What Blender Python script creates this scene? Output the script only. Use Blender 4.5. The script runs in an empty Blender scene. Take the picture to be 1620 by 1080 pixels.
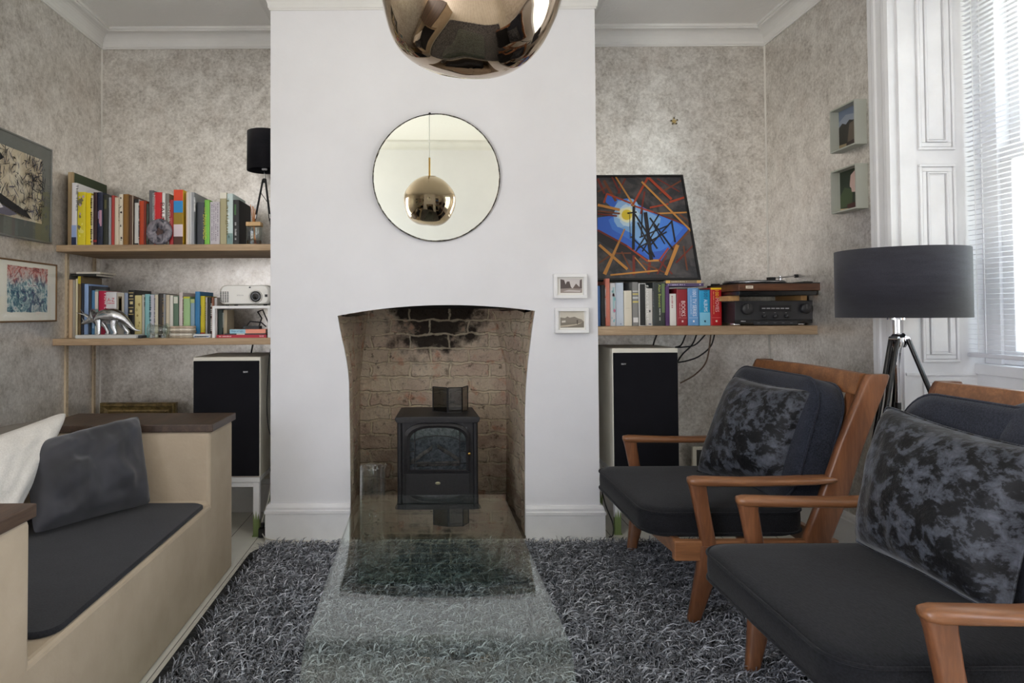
import bpy, bmesh, math, random
import numpy as np
from mathutils import Vector, Matrix, noise
random.seed(7)
SC = bpy.context.scene
COL = SC.collection
PI = math.pi

# ------------------------------------------------------------------ camera model (24 mm lens, vertical shift)
F = 1080.0
CAM = Vector((0, 0, 1.03))
TH, RO = math.radians(1.3), math.radians(-0.3)
U0, V0 = 680.0, 495.0 - F * math.tan(TH)
_f = Vector((0, math.cos(TH), math.sin(TH)))
_u = Vector((0, -math.sin(TH), math.cos(TH)))
_r = Vector((1, 0, 0))
_R = _r * math.cos(RO) + _u * math.sin(RO)
_U = _u * math.cos(RO) - _r * math.sin(RO)
cd = bpy.data.cameras.new('camera'); cam = bpy.data.objects.new('camera', cd); COL.objects.link(cam)
cam.matrix_world = Matrix(((_R.x, _U.x, -_f.x, CAM.x), (_R.y, _U.y, -_f.y, CAM.y), (_R.z, _U.z, -_f.z, CAM.z), (0, 0, 0, 1)))
cd.sensor_width = 36; cd.lens = 24.0; cd.clip_start = 0.02
cd.shift_x = (810 - U0) / 1620; cd.shift_y = -(540 - V0) / 1620
SC.camera = cam

def ray(u, v):
    return _f + _R * ((u - U0) / F) + _U * ((V0 - v) / F)
def PX(u, v, Y):
    d = ray(u, v); return CAM + d * (Y / d.y)
def PXx(u, v, X):
    d = ray(u, v); return CAM + d * (X / d.x)
def PXz(u, v, Z):
    d = ray(u, v); return CAM + d * ((Z - CAM.z) / d.z)
def PXp(u, v, p, n):
    d = ray(u, v); return CAM + d * ((p - CAM).dot(n) / d.dot(n))

# ------------------------------------------------------------------ materials
def lin(c):
    r = []
    for x in c[:3]:
        x /= 255.0
        r.append(x / 12.92 if x <= 0.04045 else ((x + 0.055) / 1.055) ** 2.4)
    return (r[0], r[1], r[2], 1.0)
_M = {}
def base(name):
    m = bpy.data.materials.new(name); m.use_nodes = True
    nt = m.node_tree; b = nt.nodes['Principled BSDF']
    return m, nt, b
def mat(c, rough=0.6, metal=0.0, spec=0.5, name=None, sheen=0.0, trans=0.0, coat=0.0):
    key = (tuple(c), rough, metal, spec, sheen, trans, coat)
    if key in _M: return _M[key]
    m, nt, b = base(name or 'paint_%d_%d_%d' % tuple(c[:3]))
    b.inputs['Base Color'].default_value = lin(c)
    b.inputs['Roughness'].default_value = rough
    b.inputs['Metallic'].default_value = metal
    b.inputs['Specular IOR Level'].default_value = spec
    b.inputs['Sheen Weight'].default_value = sheen
    b.inputs['Transmission Weight'].default_value = trans
    b.inputs['Coat Weight'].default_value = coat
    _M[key] = m
    return m
def N(nt, t, **kw):
    n = nt.nodes.new(t)
    for k, v in kw.items():
        if k.startswith('i_'):
            n.inputs[k[2:].replace('_', ' ')].default_value = v
        else: setattr(n, k, v)
    return n
def coords(nt, scale=(1, 1, 1), kind='Object', rot=(0, 0, 0)):
    tc = N(nt, 'ShaderNodeTexCoord'); mp = N(nt, 'ShaderNodeMapping')
    mp.inputs['Scale'].default_value = scale; mp.inputs['Rotation'].default_value = rot
    nt.links.new(tc.outputs[kind], mp.inputs['Vector']); return mp.outputs[0]
def ramp(nt, fac, stops):
    r = N(nt, 'ShaderNodeValToRGB'); e = r.color_ramp.elements
    while len(e) < len(stops): e.new(0.5)
    for i, (p, c) in enumerate(stops):
        e[i].position = p; e[i].color = lin(c) if len(c) == 3 else c
    nt.links.new(fac, r.inputs[0]); return r.outputs[0]
def tnoise(nt, vec, scale, detail=4, rough=0.55, dist=0.0):
    n = N(nt, 'ShaderNodeTexNoise'); n.inputs['Scale'].default_value = scale
    n.inputs['Detail'].default_value = detail; n.inputs['Roughness'].default_value = rough
    n.inputs['Distortion'].default_value = dist
    if vec is not None: nt.links.new(vec, n.inputs['Vector'])
    return n.outputs[0]
def mix(nt, fac, a, b, mode='MIX'):
    n = N(nt, 'ShaderNodeMix', data_type='RGBA', blend_type=mode)
    for s, x in ((n.inputs[0], fac), (n.inputs[6], a), (n.inputs[7], b)):
        if isinstance(x, (int, float)): s.default_value = x
        elif isinstance(x, (tuple, list)): s.default_value = lin(x)
        else: nt.links.new(x, s)
    return n.outputs[2]
def math_(nt, op, a, b=None):
    n = N(nt, 'ShaderNodeMath', operation=op)
    for i, x in enumerate((a, b)):
        if x is None: continue
        if isinstance(x, (int, float)): n.inputs[i].default_value = x
        else: nt.links.new(x, n.inputs[i])
    return n.outputs[0]
def bump(nt, b, h, strength=0.3, dist=0.01):
    n = N(nt, 'ShaderNodeBump'); n.inputs['Strength'].default_value = strength; n.inputs['Distance'].default_value = dist
    nt.links.new(h, n.inputs['Height']); nt.links.new(n.outputs[0], b.inputs['Normal'])

def m_wallpaper():
    m, nt, b = base('silver_wallpaper'); v = coords(nt)
    fine = tnoise(nt, v, 70, 6, 0.72); mid = tnoise(nt, v, 13, 5, 0.65, 0.4); big = tnoise(nt, v, 1.6, 3, 0.5)
    f = math_(nt, 'ADD', math_(nt, 'MULTIPLY', fine, 0.5), math_(nt, 'ADD', math_(nt, 'MULTIPLY', mid, 0.38), math_(nt, 'MULTIPLY', big, 0.14)))
    c = ramp(nt, f, [(0.36, (162, 155, 148)), (0.46, (200, 195, 188)), (0.53, (218, 214, 208)), (0.64, (242, 239, 234))])
    tint = tnoise(nt, v, 4.5, 3, 0.6)
    c = mix(nt, math_(nt, 'MULTIPLY', ramp(nt, tint, [(0.55, (0, 0, 0)), (0.7, (255, 255, 255))]), 0.18), c, (196, 180, 168))
    nt.links.new(c, b.inputs['Base Color'])
    b.inputs['Metallic'].default_value = 0.6
    r = ramp(nt, fine, [(0.35, (0.28, 0.28, 0.28, 1)), (0.65, (0.37, 0.37, 0.37, 1))]); nt.links.new(r, b.inputs['Roughness'])
    b.inputs['Roughness'].default_value = 0.45
    bump(nt, b, fine, 0.12, 0.003)
    return m
def m_plaster(c, scale=7, var=6, rough=0.75, bs=0.06, name='painted_plaster'):
    m, nt, b = base(name); v = coords(nt)
    n = tnoise(nt, v, scale, 5, 0.6)
    lo = tuple(max(0, x - var) for x in c); hi = tuple(min(255, x + var) for x in c)
    nt.links.new(ramp(nt, n, [(0.3, lo), (0.7, hi)]), b.inputs['Base Color'])
    b.inputs['Roughness'].default_value = rough
    bump(nt, b, tnoise(nt, v, scale * 12, 4), bs, 0.004)
    return m
def m_ceiling():
    m, nt, b = base('textured_ceiling_paper'); v = coords(nt)
    b.inputs['Base Color'].default_value = lin((236, 235, 232)); b.inputs['Roughness'].default_value = 0.85
    bump(nt, b, tnoise(nt, v, 22, 3, 0.6, 1.5), 0.5, 0.006)
    return m
def m_wood(dark, lightc, axis='x', scale=6, rough=0.5, name='wood', spec=0.4, stretch=14):
    m, nt, b = base(name)
    s = {'x': (1, stretch, stretch), 'y': (stretch, 1, stretch), 'z': (stretch, stretch, 1)}[axis]
    v = coords(nt, s)
    n = tnoise(nt, v, scale * 0.35, 6, 0.65, 0.6); n2 = tnoise(nt, v, scale * 3, 4, 0.6)
    f = math_(nt, 'ADD', math_(nt, 'MULTIPLY', n, 0.7), math_(nt, 'MULTIPLY', n2, 0.3))
    nt.links.new(ramp(nt, f, [(0.34, dark), (0.5, tuple((a + c) // 2 for a, c in zip(dark, lightc))), (0.64, lightc)]), b.inputs['Base Color'])
    b.inputs['Roughness'].default_value = rough; b.inputs['Specular IOR Level'].default_value = spec
    bump(nt, b, f, 0.12, 0.003)
    return m
def m_brick():
    m, nt, b = base('sooty_old_brick'); v = coords(nt, (1, 1, 1))
    # x+y as the run of the bricks, z as height
    sx = N(nt, 'ShaderNodeSeparateXYZ'); nt.links.new(v, sx.inputs[0])
    cx = N(nt, 'ShaderNodeCombineXYZ')
    run = math_(nt, 'ADD', sx.outputs[0], math_(nt, 'MULTIPLY', sx.outputs[1], 1.0))
    nt.links.new(run, cx.inputs[0]); nt.links.new(sx.outputs[2], cx.inputs[1])
    n = N(nt, 'ShaderNodeTexNoise'); n.inputs['Scale'].default_value = 14; n.inputs['Detail'].default_value = 5
    nt.links.new(v, n.inputs['Vector'])
    dv = N(nt, 'ShaderNodeVectorMath', operation='MULTIPLY_ADD')
    nt.links.new(n.outputs['Color'], dv.inputs[0]); dv.inputs[1].default_value = (0.05, 0.045, 0); nt.links.new(cx.outputs[0], dv.inputs[2])
    br = N(nt, 'ShaderNodeTexBrick'); nt.links.new(dv.outputs[0], br.inputs['Vector'])
    br.inputs['Scale'].default_value = 1.0; br.inputs['Brick Width'].default_value = 0.215; br.inputs['Row Height'].default_value = 0.078
    br.inputs['Mortar Size'].default_value = 0.008; br.inputs['Mortar Smooth'].default_value = 0.5; br.inputs['Bias'].default_value = 0.0
    br.inputs['Color1'].default_value = lin((198, 172, 154)); br.inputs['Color2'].default_value = lin((206, 190, 168)); br.inputs['Mortar'].default_value = lin((218, 204, 176))
    big = tnoise(nt, v, 5, 5, 0.65); fine = tnoise(nt, v, 30, 5, 0.7); mid = tnoise(nt, v, 11, 4, 0.6)
    c = mix(nt, math_(nt, 'MULTIPLY', ramp(nt, big, [(0.42, (0, 0, 0)), (0.62, (255, 255, 255))]), 0.65), br.outputs['Color'], (226, 212, 186))
    c = mix(nt, math_(nt, 'MULTIPLY', ramp(nt, mid, [(0.58, (0, 0, 0)), (0.68, (255, 255, 255))]), 0.5), c, (196, 122, 88))
    c = mix(nt, math_(nt, 'MULTIPLY', ramp(nt, fine, [(0.56, (0, 0, 0)), (0.68, (255, 255, 255))]), 0.75), c, (92, 76, 60))
    # soot stain: an irregular blackened patch high in the middle of the back wall
    g = N(nt, 'ShaderNodeVectorMath', operation='DISTANCE'); sp = N(nt, 'ShaderNodeMapping')
    sp.inputs['Scale'].default_value = (2.9, 0.35, 3.1)
    nt.links.new(v, sp.inputs[0]); nt.links.new(sp.outputs[0], g.inputs[0]); g.inputs[1].default_value = (0.035 * 2.9, 3.72 * 0.35, 1.04 * 3.1)
    so = math_(nt, 'ADD', g.outputs[1], math_(nt, 'MULTIPLY', math_(nt, 'SUBTRACT', mid, 0.5), 1.5))
    sf = ramp(nt, so, [(0.55, (255, 255, 255)), (0.88, (0, 0, 0))])
    brick_only = math_(nt, 'SUBTRACT', 1.0, math_(nt, 'MULTIPLY', br.outputs['Fac'], 0.55))
    c = mix(nt, math_(nt, 'MULTIPLY', math_(nt, 'MULTIPLY', sf, brick_only), 0.95), c, (27, 21, 18))
    # darker brown towards the bottom
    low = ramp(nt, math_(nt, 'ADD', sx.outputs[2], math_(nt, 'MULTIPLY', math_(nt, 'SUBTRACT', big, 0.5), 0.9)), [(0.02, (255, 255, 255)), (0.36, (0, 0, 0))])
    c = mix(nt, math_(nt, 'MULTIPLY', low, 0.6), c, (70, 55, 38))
    nt.links.new(c, b.inputs['Base Color']); b.inputs['Roughness'].default_value = 0.9; b.inputs['Specular IOR Level'].default_value = 0.2
    h = math_(nt, 'ADD', math_(nt, 'MULTIPLY', br.outputs['Fac'], -0.8), math_(nt, 'ADD', fine, mid))
    bump(nt, b, h, 0.9, 0.02)
    return m
def m_fabric(c1, c2, scale=260, rough=0.9, sheen=0.3, name='woven_fabric', bs=0.35, stretch=(1, 1, 1)):
    m, nt, b = base(name); v = coords(nt, stretch)
    n = tnoise(nt, v, scale, 3, 0.6); n2 = tnoise(nt, v, 12, 3)
    f = math_(nt, 'ADD', math_(nt, 'MULTIPLY', n, 0.75), math_(nt, 'MULTIPLY', n2, 0.25))
    nt.links.new(ramp(nt, f, [(0.35, c1), (0.65, c2)]), b.inputs['Base Color'])
    b.inputs['Roughness'].default_value = rough; b.inputs['Specular IOR Level'].default_value = 0.15
    b.inputs['Sheen Weight'].default_value = sheen; b.inputs['Sheen Roughness'].default_value = 0.5
    bump(nt, b, n, bs, 0.002)
    return m
def m_crushed():
    m, nt, b = base('crushed_velvet'); v = coords(nt, (1, 1, 1.25))
    a = tnoise(nt, v, 21, 5, 0.62, 0.35); s = tnoise(nt, v, 90, 4, 0.65, 0.2); g = tnoise(nt, v, 6, 3)
    f = math_(nt, 'ADD', math_(nt, 'MULTIPLY', a, 0.62), math_(nt, 'ADD', math_(nt, 'MULTIPLY', s, 0.2), math_(nt, 'MULTIPLY', g, 0.2)))
    nt.links.new(ramp(nt, f, [(0.47, (9, 9, 12)), (0.498, (24, 25, 29)), (0.525, (54, 57, 64)), (0.66, (84, 87, 96))]), b.inputs['Base Color'])
    b.inputs['Roughness'].default_value = 0.55; b.inputs['Specular IOR Level'].default_value = 0.25
    b.inputs['Sheen Weight'].default_value = 0.25; b.inputs['Sheen Roughness'].default_value = 0.35
    bump(nt, b, f, 0.5, 0.01)
    return m
def m_clear(tint, facing=5.0, f0=0.04, rough=0.0, name='clear_glass', gain=1.0):
    """thin clear glass: straight-through tint plus a Schlick reflection"""
    m = bpy.data.materials.new(name); m.use_nodes = True; nt = m.node_tree; nt.nodes.clear()
    o = N(nt, 'ShaderNodeOutputMaterial'); tr = N(nt, 'ShaderNodeBsdfTransparent'); gl = N(nt, 'ShaderNodeBsdfGlossy')
    tr.inputs[0].default_value = lin(tint); gl.inputs['Roughness'].default_value = rough; gl.inputs[0].default_value = (1, 1, 1, 1)
    lw = N(nt, 'ShaderNodeLayerWeight'); lw.inputs[0].default_value = 0.5
    p = math_(nt, 'POWER', lw.outputs['Facing'], facing)
    f = math_(nt, 'ADD', math_(nt, 'MULTIPLY', p, (1 - f0) * gain), f0)
    mx = N(nt, 'ShaderNodeMixShader'); nt.links.new(f, mx.inputs[0]); nt.links.new(tr.outputs[0], mx.inputs[1]); nt.links.new(gl.outputs[0], mx.inputs[2])
    nt.links.new(mx.outputs[0], o.inputs[0]); return m
def m_noise2(c1, c2, scale, name, rough=0.6, p=(0.4, 0.6), detail=4, dist=0.5, metal=0.0, stretch=(1, 1, 1), bs=0.0):
    m, nt, b = base(name); v = coords(nt, stretch)
    n = tnoise(nt, v, scale, detail, 0.6, dist)
    nt.links.new(ramp(nt, n, [(p[0], c1), (p[1], c2)]), b.inputs['Base Color'])
    b.inputs['Roughness'].default_value = rough; b.inputs['Metallic'].default_value = metal
    if bs: bump(nt, b, n, bs, 0.004)
    return m

WALLPAPER = m_wallpaper()
WHITEWALL = m_plaster((226, 226, 229), 3, 3, 0.7, 0.10, 'white_wall_paint')
CEIL = m_ceiling()
GLOSSW = m_plaster((226, 226, 228), 9, 4, 0.35, 0.05, 'white_gloss_paint')
CORN = m_plaster((222, 221, 218), 6, 3, 0.6, 0.03, 'cornice_paint')
BRICK = m_brick()
OAK = m_wood((146, 120, 92), (192, 166, 134), 'x', 5, 0.6, 'oak_plank')
RSAWN = m_wood((140, 116, 90), (188, 164, 134), 'x', 7, 0.7, 'rough_sawn_plank')
TEAK = m_wood((98, 62, 38), (152, 104, 68), 'x', 5, 0.33, 'oiled_teak', 0.5, 9)
TEAKZ = m_wood((82, 50, 32), (132, 86, 56), 'z', 5, 0.35, 'oiled_teak_upright', 0.5, 9)
DARKWOOD = m_wood((50, 39, 32), (90, 72, 58), 'y', 4, 0.42, 'dark_bench_wood')
WALNUT = m_wood((70, 42, 28), (104, 68, 46), 'x', 6, 0.4, 'walnut_veneer')
FLOORW = m_plaster((212, 210, 202), 5, 8, 0.4, 0.05, 'painted_boards')
BENCHP = m_plaster((168, 152, 130), 5, 7, 0.8, 0.25, 'polished_clay_plaster')
CHAIRF = m_fabric((11, 11, 13), (29, 30, 34), 240, 0.9, 0.08, 'charcoal_weave', 0.4, (1, 0.35, 1))
BACKF = m_fabric((20, 22, 29), (46, 50, 62), 240, 0.9, 0.12, 'blue_charcoal_weave', 0.4)
CRUSH = m_crushed()
DVELVET = m_noise2((26, 26, 30), (48, 48, 55), 6, 'grey_velvet', 0.7, (0.35, 0.7), 3)
DVELVET.node_tree.nodes['Principled BSDF'].inputs['Sheen Weight'].default_value = 0.3
LINEN = m_fabric((176, 168, 154), (206, 199, 188), 300, 0.9, 0.2, 'cream_linen', 0.3)
WLINEN = m_fabric((196, 191, 183), (214, 209, 202), 220, 0.9, 0.1, 'white_linen', 0.2)
PADM = m_fabric((24, 24, 27), (38, 38, 42), 200, 0.85, 0.1, 'black_pad_cloth', 0.15)
BLACK = mat((18, 18, 20), 0.5); BLACKG = mat((16, 16, 18), 0.25); STOVE = m_noise2((24, 23, 25), (34, 32, 35), 90, 'matt_cast_iron', 0.5)
GRILLE = m_fabric((19, 19, 23), (29, 29, 34), 500, 0.9, 0.0, 'grille_cloth', 0.2)
CREAMP = mat((226, 222, 208), 0.45); WHITEP = mat((232, 232, 232), 0.4); CHROME = mat((215, 215, 218), 0.12, 1.0); SILVER = m_noise2((176, 177, 180), (226, 227, 230), 40, 'chromed_resin', 0.2, (0.3, 0.7), 3, 0.2, 1.0, (1, 1, 1), 0.25)
BRASS = mat((196, 156, 82), 0.25, 1.0); SHADE = m_fabric((22, 22, 26), (36, 36, 42), 380, 0.85, 0.1, 'black_lampshade_cloth', 0.2, (1, 1, 6))
FSHADE = m_fabric((38, 38, 44), (58, 58, 66), 300, 0.85, 0.15, 'charcoal_lampshade_cloth', 0.2, (1, 1, 6))
PAGES = m_noise2((206, 198, 180), (232, 226, 212), 200, 'page_edges', 0.8, (0.3, 0.7), 2, 0, 0, (6, 1, 0.05))
GLASS = m_clear((240, 246, 244)); TABLEG = m_clear((240, 246, 243), 4.2, 0.03, 0.0, 'table_glass', 1.0)

# ------------------------------------------------------------------ mesh builder
_txt = {}
def text_geo(s):
    if s in _txt: return _txt[s]
    c = bpy.data.curves.new('t', 'FONT'); c.body = s; c.resolution_u = 2
    o = bpy.data.objects.new('t', c); COL.objects.link(o)
    dg = bpy.context.evaluated_depsgraph_get(); dg.update()
    me = bpy.data.meshes.new_from_object(o.evaluated_get(dg))
    vs = [v.co.copy() for v in me.vertices]; fs = [tuple(p.vertices) for p in me.polygons]
    bpy.data.objects.remove(o); bpy.data.curves.remove(c); bpy.data.meshes.remove(me)
    if vs:
        x0 = min(v.x for v in vs); x1 = max(v.x for v in vs); y0 = min(v.y for v in vs); y1 = max(v.y for v in vs)
    else: x0 = x1 = y0 = y1 = 0
    _txt[s] = (vs, fs, x0, x1, y0, y1); return _txt[s]

class MB:
    def __init__(s): s.v = []; s.f = []; s.mi = []; s.sm = []; s.mats = []
    def m(s, mt):
        if mt not in s.mats: s.mats.append(mt)
        return s.mats.index(mt)
    def add(s, vs, fs, mt, smooth=False):
        b = len(s.v); s.v.extend(Vector(x) for x in vs); k = s.m(mt)
        for f in fs: s.f.append(tuple(i + b for i in f)); s.mi.append(k); s.sm.append(smooth)
    def box(s, a, b, mt, M=None):
        x0, y0, z0 = (min(a[i], b[i]) for i in range(3)); x1, y1, z1 = (max(a[i], b[i]) for i in range(3))
        vs = [Vector(p) for p in ((x0, y0, z0), (x1, y0, z0), (x1, y1, z0), (x0, y1, z0), (x0, y0, z1), (x1, y0, z1), (x1, y1, z1), (x0, y1, z1))]
        if M is not None: vs = [M @ p for p in vs]
        s.add(vs, [(0, 3, 2, 1), (4, 5, 6, 7), (0, 1, 5, 4), (1, 2, 6, 5), (2, 3, 7, 6), (3, 0, 4, 7)], mt)
    def quad(s, p, mt): s.add(p, [tuple(range(len(p)))], mt)
    def loft(s, secs, mt, smooth=True, caps=True, closed=True):
        n = len(secs[0]); vs = [p for q in secs for p in q]; fs = []
        for i in range(len(secs) - 1):
            for j in range(n if closed else n - 1):
                k = (j + 1) % n; fs.append((i * n + j, i * n + k, (i + 1) * n + k, (i + 1) * n + j))
        s.add(vs, fs, mt, smooth)
        if caps and closed:
            s.add(secs[0], [tuple(reversed(range(n)))], mt); s.add(secs[-1], [tuple(range(n))], mt)
    def tube(s, pts, r, mt, n=10, smooth=True, caps=True):
        pts = [Vector(p) for p in pts]; rs = r if isinstance(r, (list, tuple)) else [r] * len(pts)
        secs = []; up = None
        for i, p in enumerate(pts):
            t = (pts[min(i + 1, len(pts) - 1)] - pts[max(i - 1, 0)]).normalized()
            if up is None: up = Vector((0, 0, 1)) if abs(t.z) < 0.9 else Vector((1, 0, 0))
            a = (up - t * up.dot(t)).normalized(); c = t.cross(a); up = a
            secs.append([p + (a * math.cos(2 * PI * j / n) + c * math.sin(2 * PI * j / n)) * rs[i] for j in range(n)])
        s.loft(secs, mt, smooth, caps)
    def lathe(s, prof, mt, c=(0, 0, 0), n=32, smooth=True, caps=False, M=None):
        secs = []
        for r, z in prof:
            q = [Vector((r * math.cos(2 * PI * j / n), r * math.sin(2 * PI * j / n), z)) for j in range(n)]
            if M is not None: q = [M @ p for p in q]
            secs.append([p + Vector(c) for p in q])
        s.loft(secs, mt, smooth, caps)
    def prism(s, poly, d, mt):
        n = len(poly); a = [Vector(p) for p in poly]; b = [p + Vector(d) for p in a]
        s.add(a + b, [tuple(reversed(range(n))), tuple(range(n, 2 * n))] + [(i, (i + 1) % n, n + (i + 1) % n, n + i) for i in range(n)], mt)
    def ball(s, c, r, mt, n=16, k=10, M=None, f=None):
        secs = []
        for i in range(k + 1):
            a = PI * i / k - PI / 2; a = max(-PI / 2 + 0.02, min(PI / 2 - 0.02, a))
            q = []
            for j in range(n):
                p = Vector((math.cos(a) * math.cos(2 * PI * j / n), math.cos(a) * math.sin(2 * PI * j / n), math.sin(a)))
                if f: p = f(p)
                p = Vector((p.x * r[0], p.y * r[1], p.z * r[2]))
                if M is not None: p = M @ p
                q.append(p + Vector(c))
            secs.append(q)
        s.loft(secs, mt, True, True)
    def text(s, t, o, X, Yv, mt, length=None, height=None):
        """lettering lying on a surface: centre o, reading direction X, letter-up Yv"""
        if t[0] == '~':      # lettering too small to read in the photograph: a run of strokes
            X = Vector(X).normalized(); Yv = Vector(Yv).normalized(); o = Vector(o); n = int(t[1:]); rnd = random.Random(n * 7 + int(length * 9999)); p = 0.0; hh = height or length / n
            st = length / n
            for i in range(n):
                if rnd.random() < .16: continue
                c = o + X * (-length / 2 + (i + .5) * st); a = st * rnd.uniform(.22, .4); k = hh * rnd.choice((.5, .36, .36))
                s.add([c - X * a - Yv * hh * .36, c + X * a - Yv * hh * .36, c + X * a + Yv * k, c - X * a + Yv * k], [(0, 1, 2, 3)], mt)
            return
        vs, fs, x0, x1, y0, y1 = text_geo(t)
        if not vs: return
        X = Vector(X).normalized(); Yv = Vector(Yv).normalized(); o = Vector(o)
        kx = length / (x1 - x0) if length else None; ky = height / (y1 - y0) if height else None
        kx = kx or ky; ky = ky or kx
        s.add([o + X * ((v.x - (x0 + x1) / 2) * kx) + Yv * ((v.y - (y0 + y1) / 2) * ky) for v in vs], fs, mt)
    def build(s, name, parent=None, bevel=0.0, seg=2, subsurf=0, weld=False, origin=None, solidify=0.0, smooth_all=False):
        me = bpy.data.meshes.new(name)
        o0 = Vector(origin) if origin is not None else None
        pts = [(p - o0) for p in s.v] if o0 is not None else s.v
        me.from_pydata([tuple(p) for p in pts], [], s.f)
        for mt in s.mats: me.materials.append(mt)
        me.polygons.foreach_set('material_index', s.mi)
        me.polygons.foreach_set('use_smooth', [True] * len(s.f) if smooth_all else s.sm)
        if weld:
            bm = bmesh.new(); bm.from_mesh(me); bmesh.ops.remove_doubles(bm, verts=bm.verts, dist=1e-5)
            bmesh.ops.recalc_face_normals(bm, faces=bm.faces); bm.to_mesh(me); bm.free()
        me.update()
        o = bpy.data.objects.new(name, me); COL.objects.link(o)
        if o0 is not None: o.location = o0
        if parent is not None:
            o.parent = parent
            if o0 is not None: pass
            o.matrix_parent_inverse = Matrix.Translation(-Vector(parent.location)) if parent.location.length else Matrix()
        if bevel:
            bv = o.modifiers.new('bevel', 'BEVEL'); bv.width = bevel; bv.segments = seg; bv.limit_method = 'ANGLE'; bv.angle_limit = math.radians(40)
        if subsurf:
            sb = o.modifiers.new('subsurf', 'SUBSURF'); sb.levels = subsurf; sb.render_levels = subsurf
        return o
def tag(o, label, cat, group=None, kind=None):
    o['label'] = label; o['category'] = cat
    if group: o['group'] = group
    if kind: o['kind'] = kind
    return o
def thing(name, label, cat, loc=(0, 0, 0), group=None):
    o = bpy.data.objects.new(name, None); COL.objects.link(o); o.location = loc; o.empty_display_size = 0.05
    return tag(o, label, cat, group)
def struct(mb, name, **kw):
    o = mb.build(name, **kw); o['kind'] = 'structure'; return o
def rrect(w, h, r, n=6):
    """rounded rectangle outline, centred"""
    pts = []
    for cx, cy, a0 in ((w / 2 - r, h / 2 - r, 0), (-w / 2 + r, h / 2 - r, PI / 2), (-w / 2 + r, -h / 2 + r, PI), (w / 2 - r, -h / 2 + r, 3 * PI / 2)):
        for i in range(n + 1):
            a = a0 + PI / 2 * i / n; pts.append((cx + r * math.cos(a), cy + r * math.sin(a)))
    return pts
def sstep(t): t = max(0, min(1, t)); return t * t * (3 - 2 * t)
# ================================================================== THE ROOM
YF, YB, XL, XR, ZC, YK = 3.14, 3.595, -1.735, 1.785, 2.53, -1.0
BL, BR = -0.733, 0.772           # chimney breast sides
WY0, WY1, WX = 1.15, 2.588, 2.04  # window embrasure
b = MB(); b.box((XL - .2, YK - .2, -.12), (2.3, 3.95, 0), FLOORW)
gap = mat((120, 118, 112), 0.8)
for i in range(30):
    x = XL + 0.06 + i * 0.125
    b.box((x, YK, 0.0), (x + 0.003, 3.6, 0.0006), gap)
struct(b, 'floor')
b = MB(); b.box((XL - .2, YK - .2, ZC), (2.3, 3.95, ZC + .1), CEIL); struct(b, 'ceiling')
b = MB(); b.box((XL - .15, .75, 0), (XL, YB + .1, ZC), WALLPAPER); b.box((XL - .15, YK - .1, 0), (XL, -.75, ZC), WALLPAPER); b.box((XL - .15, -.75, 2.2), (XL, .75, ZC), WALLPAPER); struct(b, 'wall_left')
b = MB(); b.box((XL - .1, YB, 0), (BL + .01, YB + .35, ZC), WALLPAPER); struct(b, 'wall_back_left')
b = MB(); b.box((BR - .01, YB, 0), (XR + .1, YB + .35, ZC), WALLPAPER); struct(b, 'wall_back_right')
b = MB(); b.box((XR, WY1, 0), (2.3, YB + .1, ZC), WALLPAPER); struct(b, 'wall_right')
b = MB(); b.box((XL - .15, YK - .1, 0), (2.3, YK, ZC), WHITEWALL); struct(b, 'wall_front')
# wall pieces round the main and the added window on the right
WZ0, WZ1 = 0.83, 2.36
b = MB(); b.box((2.11, WY0, 0), (2.3, WY1, WZ0 - .04), GLOSSW); struct(b, 'wall_window_lower')
b = MB(); b.box((XR, WY0, WZ1), (2.3, WY1, ZC), WHITEWALL); struct(b, 'wall_window_upper')
b = MB(); b.box((XR, 0.35, 0), (2.3, WY0, ZC), WALLPAPER)
b.box((XR, -0.75, 0), (2.3, 0.35, 0.75), WALLPAPER); b.box((XR, -0.75, 2.36), (2.3, 0.35, ZC), WALLPAPER)
b.box((XR, YK - .1, 0), (2.3, -0.75, ZC), WALLPAPER); struct(b, 'wall_right_near')

# ---- chimney breast with the arched opening
fl = [(554.5, 856), (554.5, 800), (553.5, 700), (552.5, 640), (552, 607), (550.5, 588), (548, 570), (544.5, 552), (540.5, 535), (537, 518), (534, 499.5)]
fr = [(831, 848), (831, 800), (831, 700), (831, 650), (832.5, 612), (834, 592), (836, 570), (838.5, 550), (841.5, 525), (844, 508), (846.5, 491.5)]
top = []
for i in range(1, 16):
    t = i / 16; u = 534 + (846.5 - 534) * t; v = 499.5 + (491.5 - 499.5) * t - 13.0 * 4 * t * (1 - t) * (1 + 0.1 * (0.5 - t)); top.append((u, v))
def fp(uv):
    p = PX(uv[0], uv[1], YF); p.z = max(p.z, 0); return p
L = [fp(q) for q in fl]; Rr = [fp(q) for q in fr]; T = [fp(q) for q in top]
L[0].z = 0; Rr[0].z = 0
b = MB()
zt = ZC
for a, c in zip(L, L[1:]):
    b.quad([(BL, YF, a.z), a, c, (BL, YF, c.z)], WHITEWALL)
for a, c in zip(Rr, Rr[1:]):
    b.quad([a, (BR, YF, a.z), (BR, YF, c.z), c], WHITEWALL)
arch = [L[-1]] + T + [Rr[-1]]
for a, c in zip(arch, arch[1:]):
    b.quad([a, c, (c.x, YF, zt), (a.x, YF, zt)], WHITEWALL)
b.quad([(BL, YF, L[-1].z), L[-1], (L[-1].x, YF, zt), (BL, YF, zt)], WHITEWALL)
b.quad([Rr[-1], (BR, YF, Rr[-1].z), (BR, YF, zt), (Rr[-1].x, YF, zt)], WHITEWALL)
b.quad([(BL, YF, 0), (BL, YF, zt), (BL, YB + .3, zt), (BL, YB + .3, 0)], WHITEWALL)
b.quad([(BR, YF, 0), (BR, YB + .3, 0), (BR, YB + .3, zt), (BR, YF, zt)], WHITEWALL)
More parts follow.
